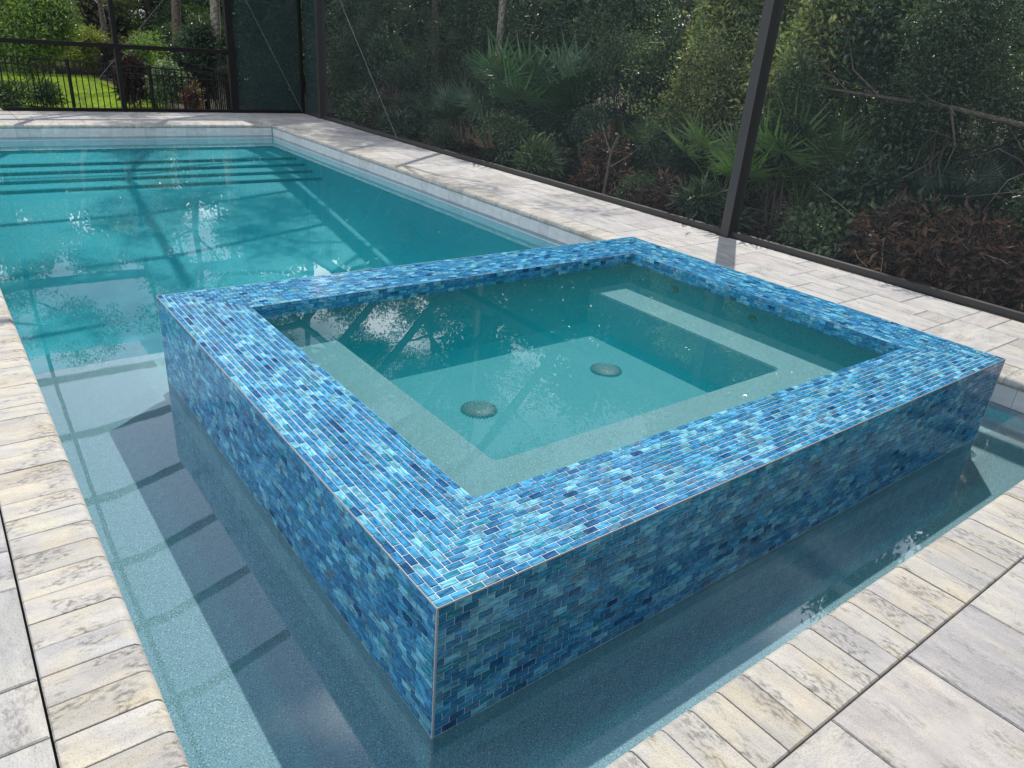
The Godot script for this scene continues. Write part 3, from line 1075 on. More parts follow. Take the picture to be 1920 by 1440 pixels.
	for r in 14:
		var o := P * r
		var o1 := P * (r + 1)
		var sh := 0.0
		# strips of the rim: near, left, far, right; rows interlock along the mitres
		add_row.call(Vector3(0, H, -o1), Vector3.RIGHT, Vector3.UP, Vector3.BACK, o, W - o1, sh)
		add_row.call(Vector3(o1, H, -L), Vector3.BACK, Vector3.UP, Vector3.LEFT, o, L - o1, sh)
		add_row.call(Vector3(W, H, -L + o1), Vector3.LEFT, Vector3.UP, Vector3.FORWARD, o, W - o1, sh)
		add_row.call(Vector3(W - o1, H, 0), Vector3.FORWARD, Vector3.UP, Vector3.RIGHT, o, L - o1, sh)
	for r in 3:
		var y := H - 0.002 - P * r
		var sh := P if r % 2 else 0.0
		add_row.call(Vector3(i1.x, y, i0.z), Vector3.LEFT, Vector3.FORWARD, Vector3.DOWN, 0.0, i1.x - i0.x, sh)
		add_row.call(Vector3(i0.x, y, i1.z), Vector3.RIGHT, Vector3.BACK, Vector3.DOWN, 0.0, i1.x - i0.x, sh)
		add_row.call(Vector3(i0.x, y, i0.z), Vector3.FORWARD, Vector3.RIGHT, Vector3.DOWN, 0.0, i0.z - i1.z, sh)
		add_row.call(Vector3(i1.x, y, i1.z), Vector3.BACK, Vector3.LEFT, Vector3.DOWN, 0.0, i0.z - i1.z, sh)
	tiles.sort_custom(func(p, q): return p[0] > q[0])
	var rest := MB.new()
	for k in tiles.size():
		var t: Array = tiles[k]
		if k < 290:
			put("tile", tile_m[t[2]] if t[2] >= 0 else tile_builder(t[3], P, tile_color()).mesh(), M.glass, spa, t[1])
		else:
			rest.add(tile_v[t[2]] if t[2] >= 0 else tile_builder(t[3], P, tile_color()), t[1])
	tag(put("tile", rest.mesh(), M.glass, spa), "", "", "", "stuff")

	# drain covers on the floor and jets in the far bench wall
	for d in [Vector3(1.27, fy, -1.60), Vector3(2.26, fy, -1.66)]:
		var g := Node3D.new()
		g.name = "drain_cover" if d.x < 2.0 else "drain_cover_001"
		g.position = d
		g.scale = Vector3(0.80, 0.55, 0.80)
		spa.add_child(g)
		tag(g, "round dark slotted drain cover on the spa floor")
		var dome := MB.new()
		var prof := [Vector2(0.105, 0.004), Vector2(0.103, 0.016), Vector2(0.085, 0.026), Vector2(0.055, 0.033), Vector2(0.02, 0.036), Vector2(0.0, 0.036)]
		for q in prof.size() - 1:
			for k in 32:
				var a0 := TAU * k / 32.0
				var a1 := TAU * (k + 1) / 32.0
				var pa := Vector3(cos(a0) * prof[q].x, prof[q].y, sin(a0) * prof[q].x)
				var pb := Vector3(cos(a1) * prof[q].x, prof[q].y, sin(a1) * prof[q].x)
				var pc := Vector3(cos(a1) * prof[q + 1].x, prof[q + 1].y, sin(a1) * prof[q + 1].x)
				var pd := Vector3(cos(a0) * prof[q + 1].x, prof[q + 1].y, sin(a0) * prof[q + 1].x)
				dome.quad(pa, pb, pc, pd, pa + Vector3.UP * 0.2)
		put("dome", dome.mesh(), M.drain, g)
		var fins := MB.new()
		for k in 30:
			var xf := Transform3D(Basis(Vector3.UP, TAU * k / 30.0), Vector3.ZERO)
			fins.box(Vector3(0.098, 0.0, -0.0045), Vector3(0.122, 0.020, 0.0045), xf)
		put("rim_fins", fins.mesh(), M.drain, g)
		var dots := MB.new()
		for ring in [[0.092, 30, 0.0042, 0.0240], [0.078, 26, 0.0042, 0.0290], [0.062, 10, 0.0085, 0.0325], [0.044, 16, 0.004, 0.0352], [0.028, 8, 0.0055, 0.0365], [0.0, 1, 0.012, 0.0375]]:
			for k in ring[1]:
				var xf := Transform3D(Basis(Vector3.UP, TAU * k / ring[1]), Vector3.ZERO)
				dots.box(Vector3(ring[0] - ring[2], ring[3] - 0.006, -ring[2]), Vector3(ring[0] + ring[2], ring[3] + 0.001, ring[2]), xf)
		put("raised_ribs", dots.mesh(), M.drain_light, g)
	for z in [-1.29, -1.93]:
		var m := MB.new()
		for k in 16:
			var a0 := TAU * k / 16.0
			var a1 := TAU * (k + 1) / 16.0
			var c := Vector3(i1.x - 0.004, 0.325, z)
			var p := c + Vector3(0, sin(a0) * 0.022, cos(a0) * 0.034)
			var q := c + Vector3(0, sin(a1) * 0.022, cos(a1) * 0.034)
			m.flat(c + Vector3(0.003, 0, 0), p, q, Vector3.LEFT)
			m.quad(p, q, q + Vector3(0.008, 0, 0), p + Vector3(0.008, 0, 0), p - c)
		put("jet", m.mesh(), M.drain, spa)


# ------------------------------------------------------------------ screen enclosure
func roof_h(x: float, z: float) -> float:
	var d := minf(CAGE_X - x, z - CAGE_Z)
	return EAVE + minf(maxf(d, 0.0), 1.35) + 0.30 * clampf(d - 1.35, 0.0, 3.6)


func bar(b: MB, a: Vector3, c: Vector3, wide: float, tall: float) -> void:
	var d := (c - a).normalized()
	var s := d.cross(Vector3.UP)
	if s.length() < 0.01:
		s = Vector3.RIGHT
	s = s.normalized()
	var up := s.cross(d).normalized()
	b.box(Vector3(-wide / 2, -tall / 2, -(c - a).length()), Vector3(wide / 2, tall / 2, 0), Transform3D(Basis(s, up, -d), a))


func build_cage() -> void:
	var cage := thing("screen_enclosure", "dark bronze aluminium frame with black insect screen enclosing the pool deck", "pool enclosure")
	var x0 := -4.1
	var z1 := 2.0
	var piece := func(called: String, a: Vector3, c: Vector3, w: float, t: float) -> MeshInstance3D:
		var b := MB.new()
		bar(b, a, c, w, t)
		return put(called, b.mesh(), M.bronze, cage)
	# posts: right wall, back wall, house side
	for q in [[CAGE_X, -12.91, 0.15, 0.10], [CAGE_X, -3.26, 0.15, 0.10], [CAGE_X, 1.95, 0.15, 0.10]]:
		var b := MB.new()
		b.box(Vector3(-q[2] / 2, DECK, -q[3] / 2), Vector3(q[2] / 2, EAVE, q[3] / 2), Transform3D(Basis.IDENTITY, Vector3(q[0], 0, q[1])))
		put("post", b.mesh(), M.bronze, cage)
		b = MB.new()
		b.box(Vector3(-0.10, DECK, -0.07), Vector3(0.10, DECK + 0.008, 0.07), Transform3D(Basis.IDENTITY, Vector3(q[0], 0, q[1])))
		for s in [Vector3(-0.088, DECK + 0.008, -0.055), Vector3(-0.088, DECK + 0.008, 0.055)]:
			var bolt: Vector3 = s + Vector3(q[0], 0, q[1])
			b.tube([bolt, bolt + Vector3.UP * 0.008], [0.007, 0.007], 6)
		put("foot_plate", b.mesh(), M.bronze, cage)
	for x in [-3.7, -1.75, 0.2, 2.15, 4.06, 5.40]:
		var b := MB.new()
		var wide := 0.075 if x < 5.0 else 0.05
		wide = 0.12 if x > 4.0 and x < 5.0 else wide
		b.box(Vector3(x - wide / 2, DECK, CAGE_Z - 0.05), Vector3(x + wide / 2, EAVE, CAGE_Z + 0.05))
		put("post", b.mesh(), M.black_frame, cage)
	for z in [-9.0, -4.0, 1.95]:
		var b := MB.new()
		b.box(Vector3(x0 - 0.05, DECK, z - 0.05), Vector3(x0 + 0.05, EAVE, z + 0.05))
		put("post", b.mesh(), M.bronze, cage)
	# base plates, chair rail, eave beams
	piece.call("base_rail", Vector3(CAGE_X, DECK + 0.028, z1), Vector3(CAGE_X, DECK + 0.028, CAGE_Z), 0.05, 0.055)
	piece.call("base_rail", Vector3(0.37, DECK + 0.028, CAGE_Z), Vector3(CAGE_X - 0.03, DECK + 0.028, CAGE_Z), 0.05, 0.055).material_override = M.black_frame
	var xs := [-4.1, -3.7, -1.75, 0.2, 2.15, 4.06]
	for i in xs.size() - 1:
		piece.call("chair_rail", Vector3(xs[i] + 0.04, 1.225, CAGE_Z), Vector3(xs[i + 1] - 0.04, 1.225, CAGE_Z), 0.05, 0.07).material_override = M.black_frame
	piece.call("eave_beam", Vector3(CAGE_X, EAVE + 0.07, z1), Vector3(CAGE_X, EAVE + 0.07, CAGE_Z), 0.16, 0.14)
	piece.call("eave_beam", Vector3(x0, EAVE + 0.07, CAGE_Z), Vector3(CAGE_X - 0.09, EAVE + 0.07, CAGE_Z), 0.10, 0.14)
	# rafters running away from us, following the roof's two slopes
	for x in [-3.7, -1.75, 0.2, 2.15, 4.06]:
		var zs := [CAGE_Z, CAGE_Z + 1.35, CAGE_Z + 4.95, z1]
		for i in (3 if x == 0.2 or x < -2.0 else 2):
			var a := Vector3(x, roof_h(x, zs[i]) + 0.02, zs[i])
			var c := Vector3(x, roof_h(x, zs[i + 1]) + 0.02, zs[i + 1])
			piece.call("rafter", a, c, 0.055, 0.10)
	# purlins running across, every 1.3 m
	var z := CAGE_Z + 1.35
	while z < -5.0:
		var pts := [x0]
		for d in [CAGE_X - 4.95, CAGE_X - 1.35, CAGE_X]:
			if d > x0:
				pts.append(d)
		for i in pts.size() - 1:
			var a := Vector3(pts[i], roof_h(pts[i], z) + 0.02, z)
			var c := Vector3(pts[i + 1], roof_h(pts[i + 1], z) + 0.02, z)
			piece.call("purlin", a, c, 0.05, 0.11)
		z += 1.38
	# screens
	var pane := func(p: Array, m: Material) -> void:
		var b := MB.new()
		b.quad(p[0], p[1], p[2], p[3], (p[1] - p[0]).cross(p[2] - p[0]))
		put("screen_panel", b.mesh(), m, cage)
	var sx := CAGE_X + 0.012
	for q in [[-13.72, -12.96, M.screen_dense], [-12.86, -3.31, M.screen], [-3.21, 1.90, M.screen]]:
		pane.call([Vector3(sx, DECK + 0.055, q[0]), Vector3(sx, DECK + 0.055, q[1]), Vector3(sx, EAVE, q[1]), Vector3(sx, EAVE, q[0])], q[2])
	var sz := CAGE_Z - 0.012
	for i in xs.size() - 1:
		var l: float = xs[i] + 0.04
		var r: float = xs[i + 1] - 0.04
		pane.call([Vector3(l, DECK + 0.055, sz), Vector3(r, DECK + 0.055, sz), Vector3(r, 1.19, sz), Vector3(l, 1.19, sz)], M.screen_far)
		pane.call([Vector3(l, 1.26, sz), Vector3(r, 1.26, sz), Vector3(r, EAVE, sz), Vector3(l, EAVE, sz)], M.screen_far)
	pane.call([Vector3(4.12, DECK + 0.055, sz), Vector3(5.375, DECK + 0.055, sz), Vector3(5.375, EAVE, sz), Vector3(4.12, EAVE, sz)], M.screen_dense)
	# thin steel brace cables at the far corner
	var cab := func(a: Vector3, c: Vector3) -> void:
		var b := MB.new()
		b.tube([a, c], [0.003, 0.003], 6)
		put("brace_cable", b.mesh(), M.cable, cage)
	cab.call(Vector3(4.06, 3.1 - 0.36, CAGE_Z + 0.07), Vector3(5.36, DECK + 0.03, CAGE_Z + 0.07))
	cab.call(Vector3(CAGE_X - 0.06, 2.72, -12.45), Vector3(CAGE_X - 0.06, DECK + 0.03, -9.9))
	cab.call(Vector3(3.6, EAVE, CAGE_Z - 0.07), Vector3(1.35, DECK, CAGE_Z - 0.07))


func build_fence() -> void:
	var f := thing("picket_fence", "black aluminium picket fence stepping past the lawn behind the pool", "fence")
	var top := 0.70
	var base := -0.42
	var corner := Vector2(4.92, -16.45)
	var runs := [[corner, Vector2(-6.0, -25.6)], [corner + Vector2(0.03, -0.3), Vector2(4.95, -34.0)]]
	var pk := MB.new()
	pk.box(Vector3(-0.0085, base + 0.04, -0.0085), Vector3(0.0085, top - 0.012, 0.0085))
	var pm := pk.mesh()
	var po := MB.new()
	po.box(Vector3(-0.027, base - 0.1, -0.027), Vector3(0.027, top + 0.02, 0.027))
	po.box(Vector3(-0.033, top + 0.02, -0.033), Vector3(0.033, top + 0.032, 0.033))
	var pom := po.mesh()
	for r in runs:
		var a: Vector2 = r[0]
		var c: Vector2 = r[1]
		var d := (c - a).normalized()
		var len := a.distance_to(c)
		var turn := Basis(Vector3.UP, atan2(-d.y, d.x))
		var at := 0.0
		while at < len:
			var q := a + d * at
			put("post", pom, M.fence, f, Transform3D(turn, Vector3(q.x, 0, q.y)))
			var e := minf(at + 1.83, len)
			var q2 := a + d * e
			for y in [top - 0.012, top - 0.16, base + 0.09]:
				var b := MB.new()
				b.box(Vector3(0.027, y - 0.014, -0.013), Vector3(e - at - 0.027, y + 0.014, 0.013), Transform3D(turn, Vector3(q.x, 0, q.y)))
				put("rail", b.mesh(), M.fence, f)
			var k := at + 0.14
			while k < e - 0.08:
				var p := a + d * k
				put("picket", pm, M.fence, f, Transform3D(turn, Vector3(p.x, 0, p.y)))
				k += 0.1405
			at += 1.83


# ------------------------------------------------------------------ plants
func spray(n: int, length: float, width: float, radius: float, flatten := 1.0, twig := true) -> MB:
	var b := MB.new()
	if twig:
		for k in 2:
			var d := Vector3(rnd(-1, 1), rnd(0.1, 0.7), rnd(-1, 1)).normalized()
			b.tube([-d * radius * 0.6, d * radius * 0.8], [0.004, 0.0015], 3, Color(0.6, 0.5, 0.45))
	for k in n:
		var o := rdir() * radius * pow(rng.randf(), 0.4)
		o.y *= flatten
		var d: Vector3 = (o.normalized() * 0.7 + rdir() * 0.7 + Vector3(0, -0.15, 0)).normalized()
		var up := (Vector3.UP * 1.3 + rdir() * 0.8).normalized()
		if absf(up.dot(d)) > 0.95:
			up = Vector3.RIGHT
		var t := rnd(0.75, 1.2)
		b.leaf(o, d, up, length * rnd(0.7, 1.2), width * rnd(0.8, 1.15), Color(t, t, t * rnd(0.9, 1.05)))
	return b


var SP := {}


func make_sprays() -> void:
	rng.seed = 555
	SP.broad = spray(16, 0.075, 0.036, 0.17).mesh()
	SP.small = spray(26, 0.042, 0.020, 0.15).mesh()
	SP.fine = spray(34, 0.035, 0.010, 0.16).mesh()
	SP.far = spray(22, 0.14, 0.075, 0.36, 1.0, false).mesh()
	SP.dry = spray(11, 0.105, 0.040, 0.15, 0.7, false).mesh()
	SP.long = spray(14, 0.16, 0.030, 0.10, 1.0, false).mesh()


# fills a list of lobes [centre, radii] with leaf sprays
func foliage(called: String, parent: Node3D, lobes: Array, count: int, m: Mesh, material: Material, cols: Array, s0 := 0.8, s1 := 1.3, hollow := 0.55) -> void:
	var buf := PackedFloat32Array()
	var vol := 0.0
	for l in lobes:
		vol += l[1].x * l[1].y * l[1].z
	for l in lobes:
		var cnt := int(count * l[1].x * l[1].y * l[1].z / vol) + 1
		var tone := rnd(0.75, 1.25)
		for k in cnt:
			var d := rdir()
			var r := pow(rng.randf(), hollow)
			var o: Vector3 = l[0] + d * r * l[1]
			var c: Color = cols[rng.randi() % cols.size()] * (tone * rnd(0.75, 1.25))
			push(buf, Transform3D(rbasis(rnd(s0, s1)), o), c)
	many(called, m, material, buf, parent)


func wander(a: Vector3, c: Vector3, n: int, wob: float) -> Array:
	var pts := []
	for i in n + 1:
		var t := float(i) / n
		pts.append(a.lerp(c, t) + (Vector3(rnd(-1, 1), rnd(-0.3, 0.3), rnd(-1, 1)) * wob if i > 0 else Vector3.ZERO))
	return pts


func taper(r0: float, r1: float, n: int) -> Array:
	var o := []
	for i in n + 1:
		o.append(lerpf(r0, r1, float(i) / n))
	return o


# a tree: trunk, limbs, and a crown of lobes round the limb ends
func tree(called: String, label: String, at: Vector3, height: float, r: float, spread: float, crown_from: float, count: int, m: Mesh, bark: Material, cols: Array, lean := Vector2.ZERO, group := "", s0 := 0.8, s1 := 1.4, lobe := 0.34) -> Node3D:
	var t := thing(called, label, "tree", at, 0.0, group)
	var top := Vector3(lean.x, height * 0.86, lean.y)
	var pts := wander(Vector3(0, -0.15, 0), top, 7, height * 0.012)
	var b := MB.new()
	b.tube(pts, taper(r, r * 0.3, 7), 9)
	put("trunk", b.mesh(), bark, t)
	var lobes := []
	var n := 7 + int(spread * 1.5)
	for k in n:
		var f := lerpf(crown_from, 0.97, (k + rng.randf() * 0.6) / n)
		var base: Vector3 = pts[clampi(int(f * 7), 0, 7)]
		var a := rnd(0, TAU)
		var reach := spread * rnd(0.45, 1.0) * (1.15 - 0.7 * absf(f - 0.6))
		var end := base + Vector3(cos(a) * reach, rnd(0.05, 0.4) * reach + 0.1, sin(a) * reach)
		var l := MB.new()
		l.tube(wander(base, end, 4, reach * 0.06), taper(r * 0.36, r * 0.06, 4), 5)
		put("limb", l.mesh(), bark, t)
		var lr := spread * lobe * rnd(0.7, 1.2)
		lobes.append([end, Vector3(lr, lr * rnd(0.6, 0.85), lr)])
		if rng.randf() < 0.6:
			lobes.append([base.lerp(end, 0.55) + Vector3(rnd(-0.3, 0.3), rnd(0.0, 0.4), rnd(-0.3, 0.3)) * lr, Vector3(lr, lr * 0.6, lr) * 0.7])
	foliage("crown", t, lobes, count, m, M.leaf, cols, s0, s1)
	return t


func shrub(called: String, label: String, category: String, at: Vector3, size: Vector3, count: int, m: Mesh, cols: Array, group := "", material: Material = null, s0 := 0.7, s1 := 1.2) -> Node3D:
	var t := thing(called, label, category, at, 0.0, group)
	var lobes := []
	var b := MB.new()
	for k in 7:
		var a := rnd(0, TAU)
		var rr := sqrt(rng.randf()) * 0.6
		var c := Vector3(cos(a) * rr * size.x, size.y * rnd(0.35, 0.95), sin(a) * rr * size.z)
		lobes.append([c, size * Vector3(0.42, 0.26, 0.42) * rnd(0.7, 1.2)])
		b.tube(wander(Vector3(cos(a) * 0.08, -0.05, sin(a) * 0.08), c, 4, size.x * 0.05), taper(0.014, 0.004, 4), 5)
	put("stem", b.mesh(), M.bark, t)
	foliage("foliage", t, lobes, count, m, material if material else M.leaf, cols, s0, s1)
	return t


var fronds := []
var fronds_dry := []


# a saw palmetto frond: a bent stalk and a fan of narrow folded blades
func make_frond(size: float, dry: bool) -> MB:
	var b := MB.new()
	var stalk := size * rnd(0.8, 1.1)
	var pts := []
	for k in 5:
		var t := k / 4.0
		pts.append(Vector3(0, stalk * t * (1.0 - 0.06 * t), stalk * 0.22 * t * t))
	b.tube(pts, taper(0.009, 0.006, 4), 4, Color(0.8, 0.9, 0.6))
	var hub: Vector3 = pts[4]
	var fwd: Vector3 = (pts[4] - pts[3]).normalized()
	var side := Vector3.RIGHT
	var up := side.cross(fwd).normalized()
	var n := 25
	for k in n:
		var t := (k + 0.5) / n * 2.0 - 1.0
		var a := t * deg_to_rad(128.0) + rnd(-0.03, 0.03)
		var d := (fwd * cos(a) + side * sin(a) + up * (0.22 - 0.3 * absf(t)) * (0.6 if not dry else -0.8)).normalized()
		var len := size * 0.62 * (1.0 - 0.28 * absf(t)) * rnd(0.9, 1.08)
		var w := size * rnd(0.015, 0.023)
		var s := d.cross(up).normalized()
		var nn := s.cross(d).normalized()
		var tone := rnd(0.8, 1.2)
		var col := Color(tone, tone, tone)
		var droop := -up * len * ((rnd(0.0, 0.16) if rng.randf() < 0.65 else rnd(0.2, 0.6)) if not dry else rnd(0.2, 0.6)) + Vector3.DOWN * len * rnd(0.0, 0.12)
		var p0 := hub
		var p1 := hub + d * len * 0.5
		var p2 := hub + d * len + droop
		var f := nn * w * 0.45
		b.flat(p0, p1 + s * w + f, p1, nn, col)
		b.flat(p0, p1, p1 - s * w + f, nn, col)
		b.flat(p1 + s * w + f, p2, p1, nn, col)
		b.flat(p1, p2, p1 - s * w + f, nn, col)
	return b


func palmetto(label: String, at: Vector3, size: float, n: int, col: Color, lean := Vector3.ZERO) -> void:
	var t := thing("saw_palmetto", label, "palmetto", at, rnd(0, TAU), "saw palmettos growing behind the screen")
	var mt := mat(Color(1, 1, 1), 0.42, true)
	mt.albedo_color = col.linear_to_srgb()
	mt.backlight_enabled = true
	mt.backlight = Color(0.5, 0.6, 0.2)
	for k in n:
		var a := TAU * k / n * 2.4 + rnd(-0.3, 0.3)
		var tilt := rnd(0.02, 0.75) * (0.6 + 0.55 * k / n)
		var q := Basis(Vector3.UP, a) * Basis(Vector3.RIGHT, tilt) * Basis(Vector3.UP, rnd(-0.4, 0.4))
		put("frond", fronds[rng.randi() % fronds.size()], mt, t, Transform3D(q.scaled(Vector3.ONE * size * rnd(0.8, 1.1)), Vector3(cos(a) * 0.05, 0, sin(a) * 0.05) * size + lean * 0.0))
	for k in 3:
		var a := rnd(0, TAU)
		put("dead_frond", fronds_dry[rng.randi() % fronds_dry.size()], M.dry_frond, t, Transform3D((Basis(Vector3.UP, a) * Basis(Vector3.RIGHT, rnd(1.15, 1.5))).scaled(Vector3.ONE * size * 0.85), Vector3(0, 0.05, 0)))


func brush_pile(label: String, at: Vector3, size: Vector3, count: int, cols: Array) -> void:
	var t := thing("brush_pile", label, "brush pile", at)
	var b := MB.new()
	for k in 34:
		var p := Vector3(rnd(-1, 1) * size.x, rnd(0.0, 0.8) * size.y, rnd(-1, 1) * size.z)
		var d := Vector3(rnd(-1, 1), rnd(-0.25, 0.55), rnd(-1, 1)).normalized() * rnd(0.25, 0.7)
		b.tube(wander(p, p + d, 3, 0.05), taper(rnd(0.003, 0.008), 0.0015, 3), 4)
	put("twigs", b.mesh(), M.bark, t)
	foliage("dead_leaves", t, [[Vector3(0, size.y * 0.3, 0), size * Vector3(1, 0.7, 1)], [Vector3(size.x * 0.2, size.y * 0.55, -size.z * 0.3), size * Vector3(0.5, 0.5, 0.5)], [Vector3(0, size.y * 0.1, size.z * 0.3), size * Vector3(0.9, 0.4, 0.6)]], count, SP.dry, M.dry, cols, 0.6, 1.2, 0.5)


func branch(called: String, label: String, pts: Array, r0: float, r1: float, mt: Material, forks: Array) -> void:
	var o: Vector3 = pts[0]
	var t := thing(called, label, "branch", o)
	var b := MB.new()
	var local := []
	for p in pts:
		local.append(p - o)
	b.tube(local, taper(r0, r1, pts.size() - 1), 7)
	put("limb", b.mesh(), mt, t)
	for f in forks:
		b = MB.new()
		var l := []
		for p in f:
			l.append(p - o)
		b.tube(l, taper(r0 * 0.5, 0.002, l.size() - 1), 5)
		put("side_twig", b.mesh(), mt, t)


func build_plants() -> void:
	make_sprays()
	rng.seed = 808
	M.dry_frond = mat(Color(0.17, 0.125, 0.08), 0.8, true)
	for k in 7:
		fronds.append(make_frond(1.0, false).mesh())
	for k in 3:
		fronds_dry.append(make_frond(1.0, true).mesh())
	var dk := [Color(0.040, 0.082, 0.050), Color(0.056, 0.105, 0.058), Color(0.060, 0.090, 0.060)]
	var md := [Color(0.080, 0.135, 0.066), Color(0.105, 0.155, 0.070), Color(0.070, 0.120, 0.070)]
	var lt := [Color(0.30, 0.36, 0.15), Color(0.22, 0.28, 0.12), Color(0.15, 0.22, 0.10), Color(0.40, 0.42, 0.14)]  # lightest leaves; sunlit patches among the shrubs are put into these colours
	var br := [Color(0.16, 0.26, 0.06), Color(0.20, 0.30, 0.07), Color(0.13, 0.22, 0.07)]
	var yl := [Color(0.34, 0.40, 0.07), Color(0.28, 0.36, 0.07), Color(0.38, 0.40, 0.11)]
	var pu := [Color(0.045, 0.018, 0.030), Color(0.030, 0.016, 0.022), Color(0.07, 0.03, 0.04)]
	var vg := [Color(0.10, 0.17, 0.09), Color(0.30, 0.36, 0.27), Color(0.07, 0.13, 0.06)]
	var dry := [Color(0.058, 0.030, 0.022), Color(0.085, 0.042, 0.028), Color(0.036, 0.022, 0.018), Color(0.12, 0.065, 0.034)]
	var tan := [Color(0.20, 0.17, 0.10), Color(0.13, 0.12, 0.06), Color(0.07, 0.09, 0.04)]

	# ---- right of the pool: palmettos close behind the screen
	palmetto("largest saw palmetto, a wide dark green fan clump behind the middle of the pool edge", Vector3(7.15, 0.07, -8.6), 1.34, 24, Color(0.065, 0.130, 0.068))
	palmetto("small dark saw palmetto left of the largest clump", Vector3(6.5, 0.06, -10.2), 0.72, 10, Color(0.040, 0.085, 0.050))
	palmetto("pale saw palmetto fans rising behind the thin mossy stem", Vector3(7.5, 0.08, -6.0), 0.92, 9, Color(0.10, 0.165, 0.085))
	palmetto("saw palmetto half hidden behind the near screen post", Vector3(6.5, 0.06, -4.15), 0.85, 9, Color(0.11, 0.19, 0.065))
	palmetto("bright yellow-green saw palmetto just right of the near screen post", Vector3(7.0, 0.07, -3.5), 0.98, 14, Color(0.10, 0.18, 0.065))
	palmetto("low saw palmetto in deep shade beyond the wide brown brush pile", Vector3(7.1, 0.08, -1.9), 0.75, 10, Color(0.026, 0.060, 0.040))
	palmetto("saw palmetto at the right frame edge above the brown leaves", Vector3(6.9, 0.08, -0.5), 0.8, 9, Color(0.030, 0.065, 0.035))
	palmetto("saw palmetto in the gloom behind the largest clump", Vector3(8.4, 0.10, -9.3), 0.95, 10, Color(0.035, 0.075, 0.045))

	# brown brush piles
	brush_pile("small pile of rusty brown brush left of the near screen post", Vector3(6.05, 0.05, -4.6), Vector3(0.36, 0.40, 0.45), 420, dry)
	brush_pile("wide heap of dead brown leaves and twigs right of the near screen post", Vector3(6.35, 0.05, -1.55), Vector3(0.55, 0.62, 0.95), 1500, dry)
	brush_pile("reddish brown dead foliage in front of the largest palmetto", Vector3(6.35, 0.05, -6.0), Vector3(0.3, 0.7, 0.4), 200, dry)
	brush_pile("brown leaf pile at the right frame edge below the screen", Vector3(6.0, 0.05, -0.2), Vector3(0.35, 0.45, 0.6), 600, dry)
	brush_pile("dim brown brush at the foot of the far dark screen", Vector3(6.4, 0.05, -11.9), Vector3(0.5, 0.7, 0.9), 520, [Color(0.06, 0.035, 0.028), Color(0.045, 0.032, 0.026)])

	# stems and bare branches
	branch("mossy_stem", "thin mossy stem standing by the screen base in front of the palmettos", [Vector3(5.90, 0.0, -5.55), Vector3(5.92, 0.35, -5.54), Vector3(5.90, 0.62, -5.50), Vector3(5.96, 0.86, -5.46)], 0.024, 0.012, M.bark, [[Vector3(5.92, 0.45, -5.53), Vector3(6.0, 0.62, -5.3), Vector3(6.05, 0.85, -5.05)], [Vector3(5.90, 0.62, -5.50), Vector3(5.95, 0.9, -5.75), Vector3(6.0, 1.1, -5.8)]])
	branch("bare_branch", "long bare grey branch reaching across the dark bushes right of the near post", [Vector3(7.0, 1.40, -1.2), Vector3(7.05, 1.52, -2.2), Vector3(7.0, 1.55, -2.9), Vector3(7.0, 1.58, -3.7), Vector3(7.1, 1.70, -4.6)], 0.030, 0.006, M.bark, [[Vector3(7.0, 1.55, -2.9), Vector3(6.9, 1.78, -3.2), Vector3(6.9, 2.0, -3.3)], [Vector3(7.05, 1.5, -2.2), Vector3(6.9, 1.2, -2.0), Vector3(6.9, 0.85, -2.05)], [Vector3(7.0, 1.58, -3.7), Vector3(6.9, 1.5, -4.1), Vector3(6.85, 1.52, -4.5)]])
	branch("leaning_trunk", "crooked pale trunk leaning through the shade above the small palmetto", [Vector3(7.6, 0.0, -12.2), Vector3(7.55, 0.5, -12.6), Vector3(7.5, 0.95, -13.1), Vector3(7.6, 1.25, -13.9), Vector3(7.8, 1.6, -15.0), Vector3(8.1, 2.6, -15.6)], 0.055, 0.02, M.bark, [[Vector3(7.55, 1.1, -13.5), Vector3(7.4, 1.5, -13.4), Vector3(7.3, 2.2, -13.6)]])
	branch("hanging_vines", "tangle of pale hanging stems at the right frame edge", [Vector3(6.9, 2.3, -1.3), Vector3(6.85, 1.7, -1.1), Vector3(6.8, 1.2, -1.15), Vector3(6.75, 0.7, -1.0)], 0.012, 0.004, M.bark_pale, [[Vector3(6.85, 1.7, -1.1), Vector3(6.8, 1.2, -0.85), Vector3(6.7, 0.6, -0.8)], [Vector3(6.8, 1.2, -1.15), Vector3(6.7, 1.0, -1.4), Vector3(6.65, 0.7, -1.5)]])
	branch("bent_twig", "pale curled twig sticking out of the small rusty brush pile", [Vector3(5.95, 0.15, -4.75), Vector3(5.9, 0.36, -4.7), Vector3(5.9, 0.40, -4.5), Vector3(5.92, 0.30, -4.35)], 0.006, 0.003, M.bark_pale, [[Vector3(5.9, 0.38, -4.6), Vector3(5.88, 0.46, -4.45), Vector3(5.9, 0.42, -4.2)]])

	# understorey shrubs between and behind; the sunlit ones stand at the middle top
	var sg := "evergreen shrubs crowding behind the screen"
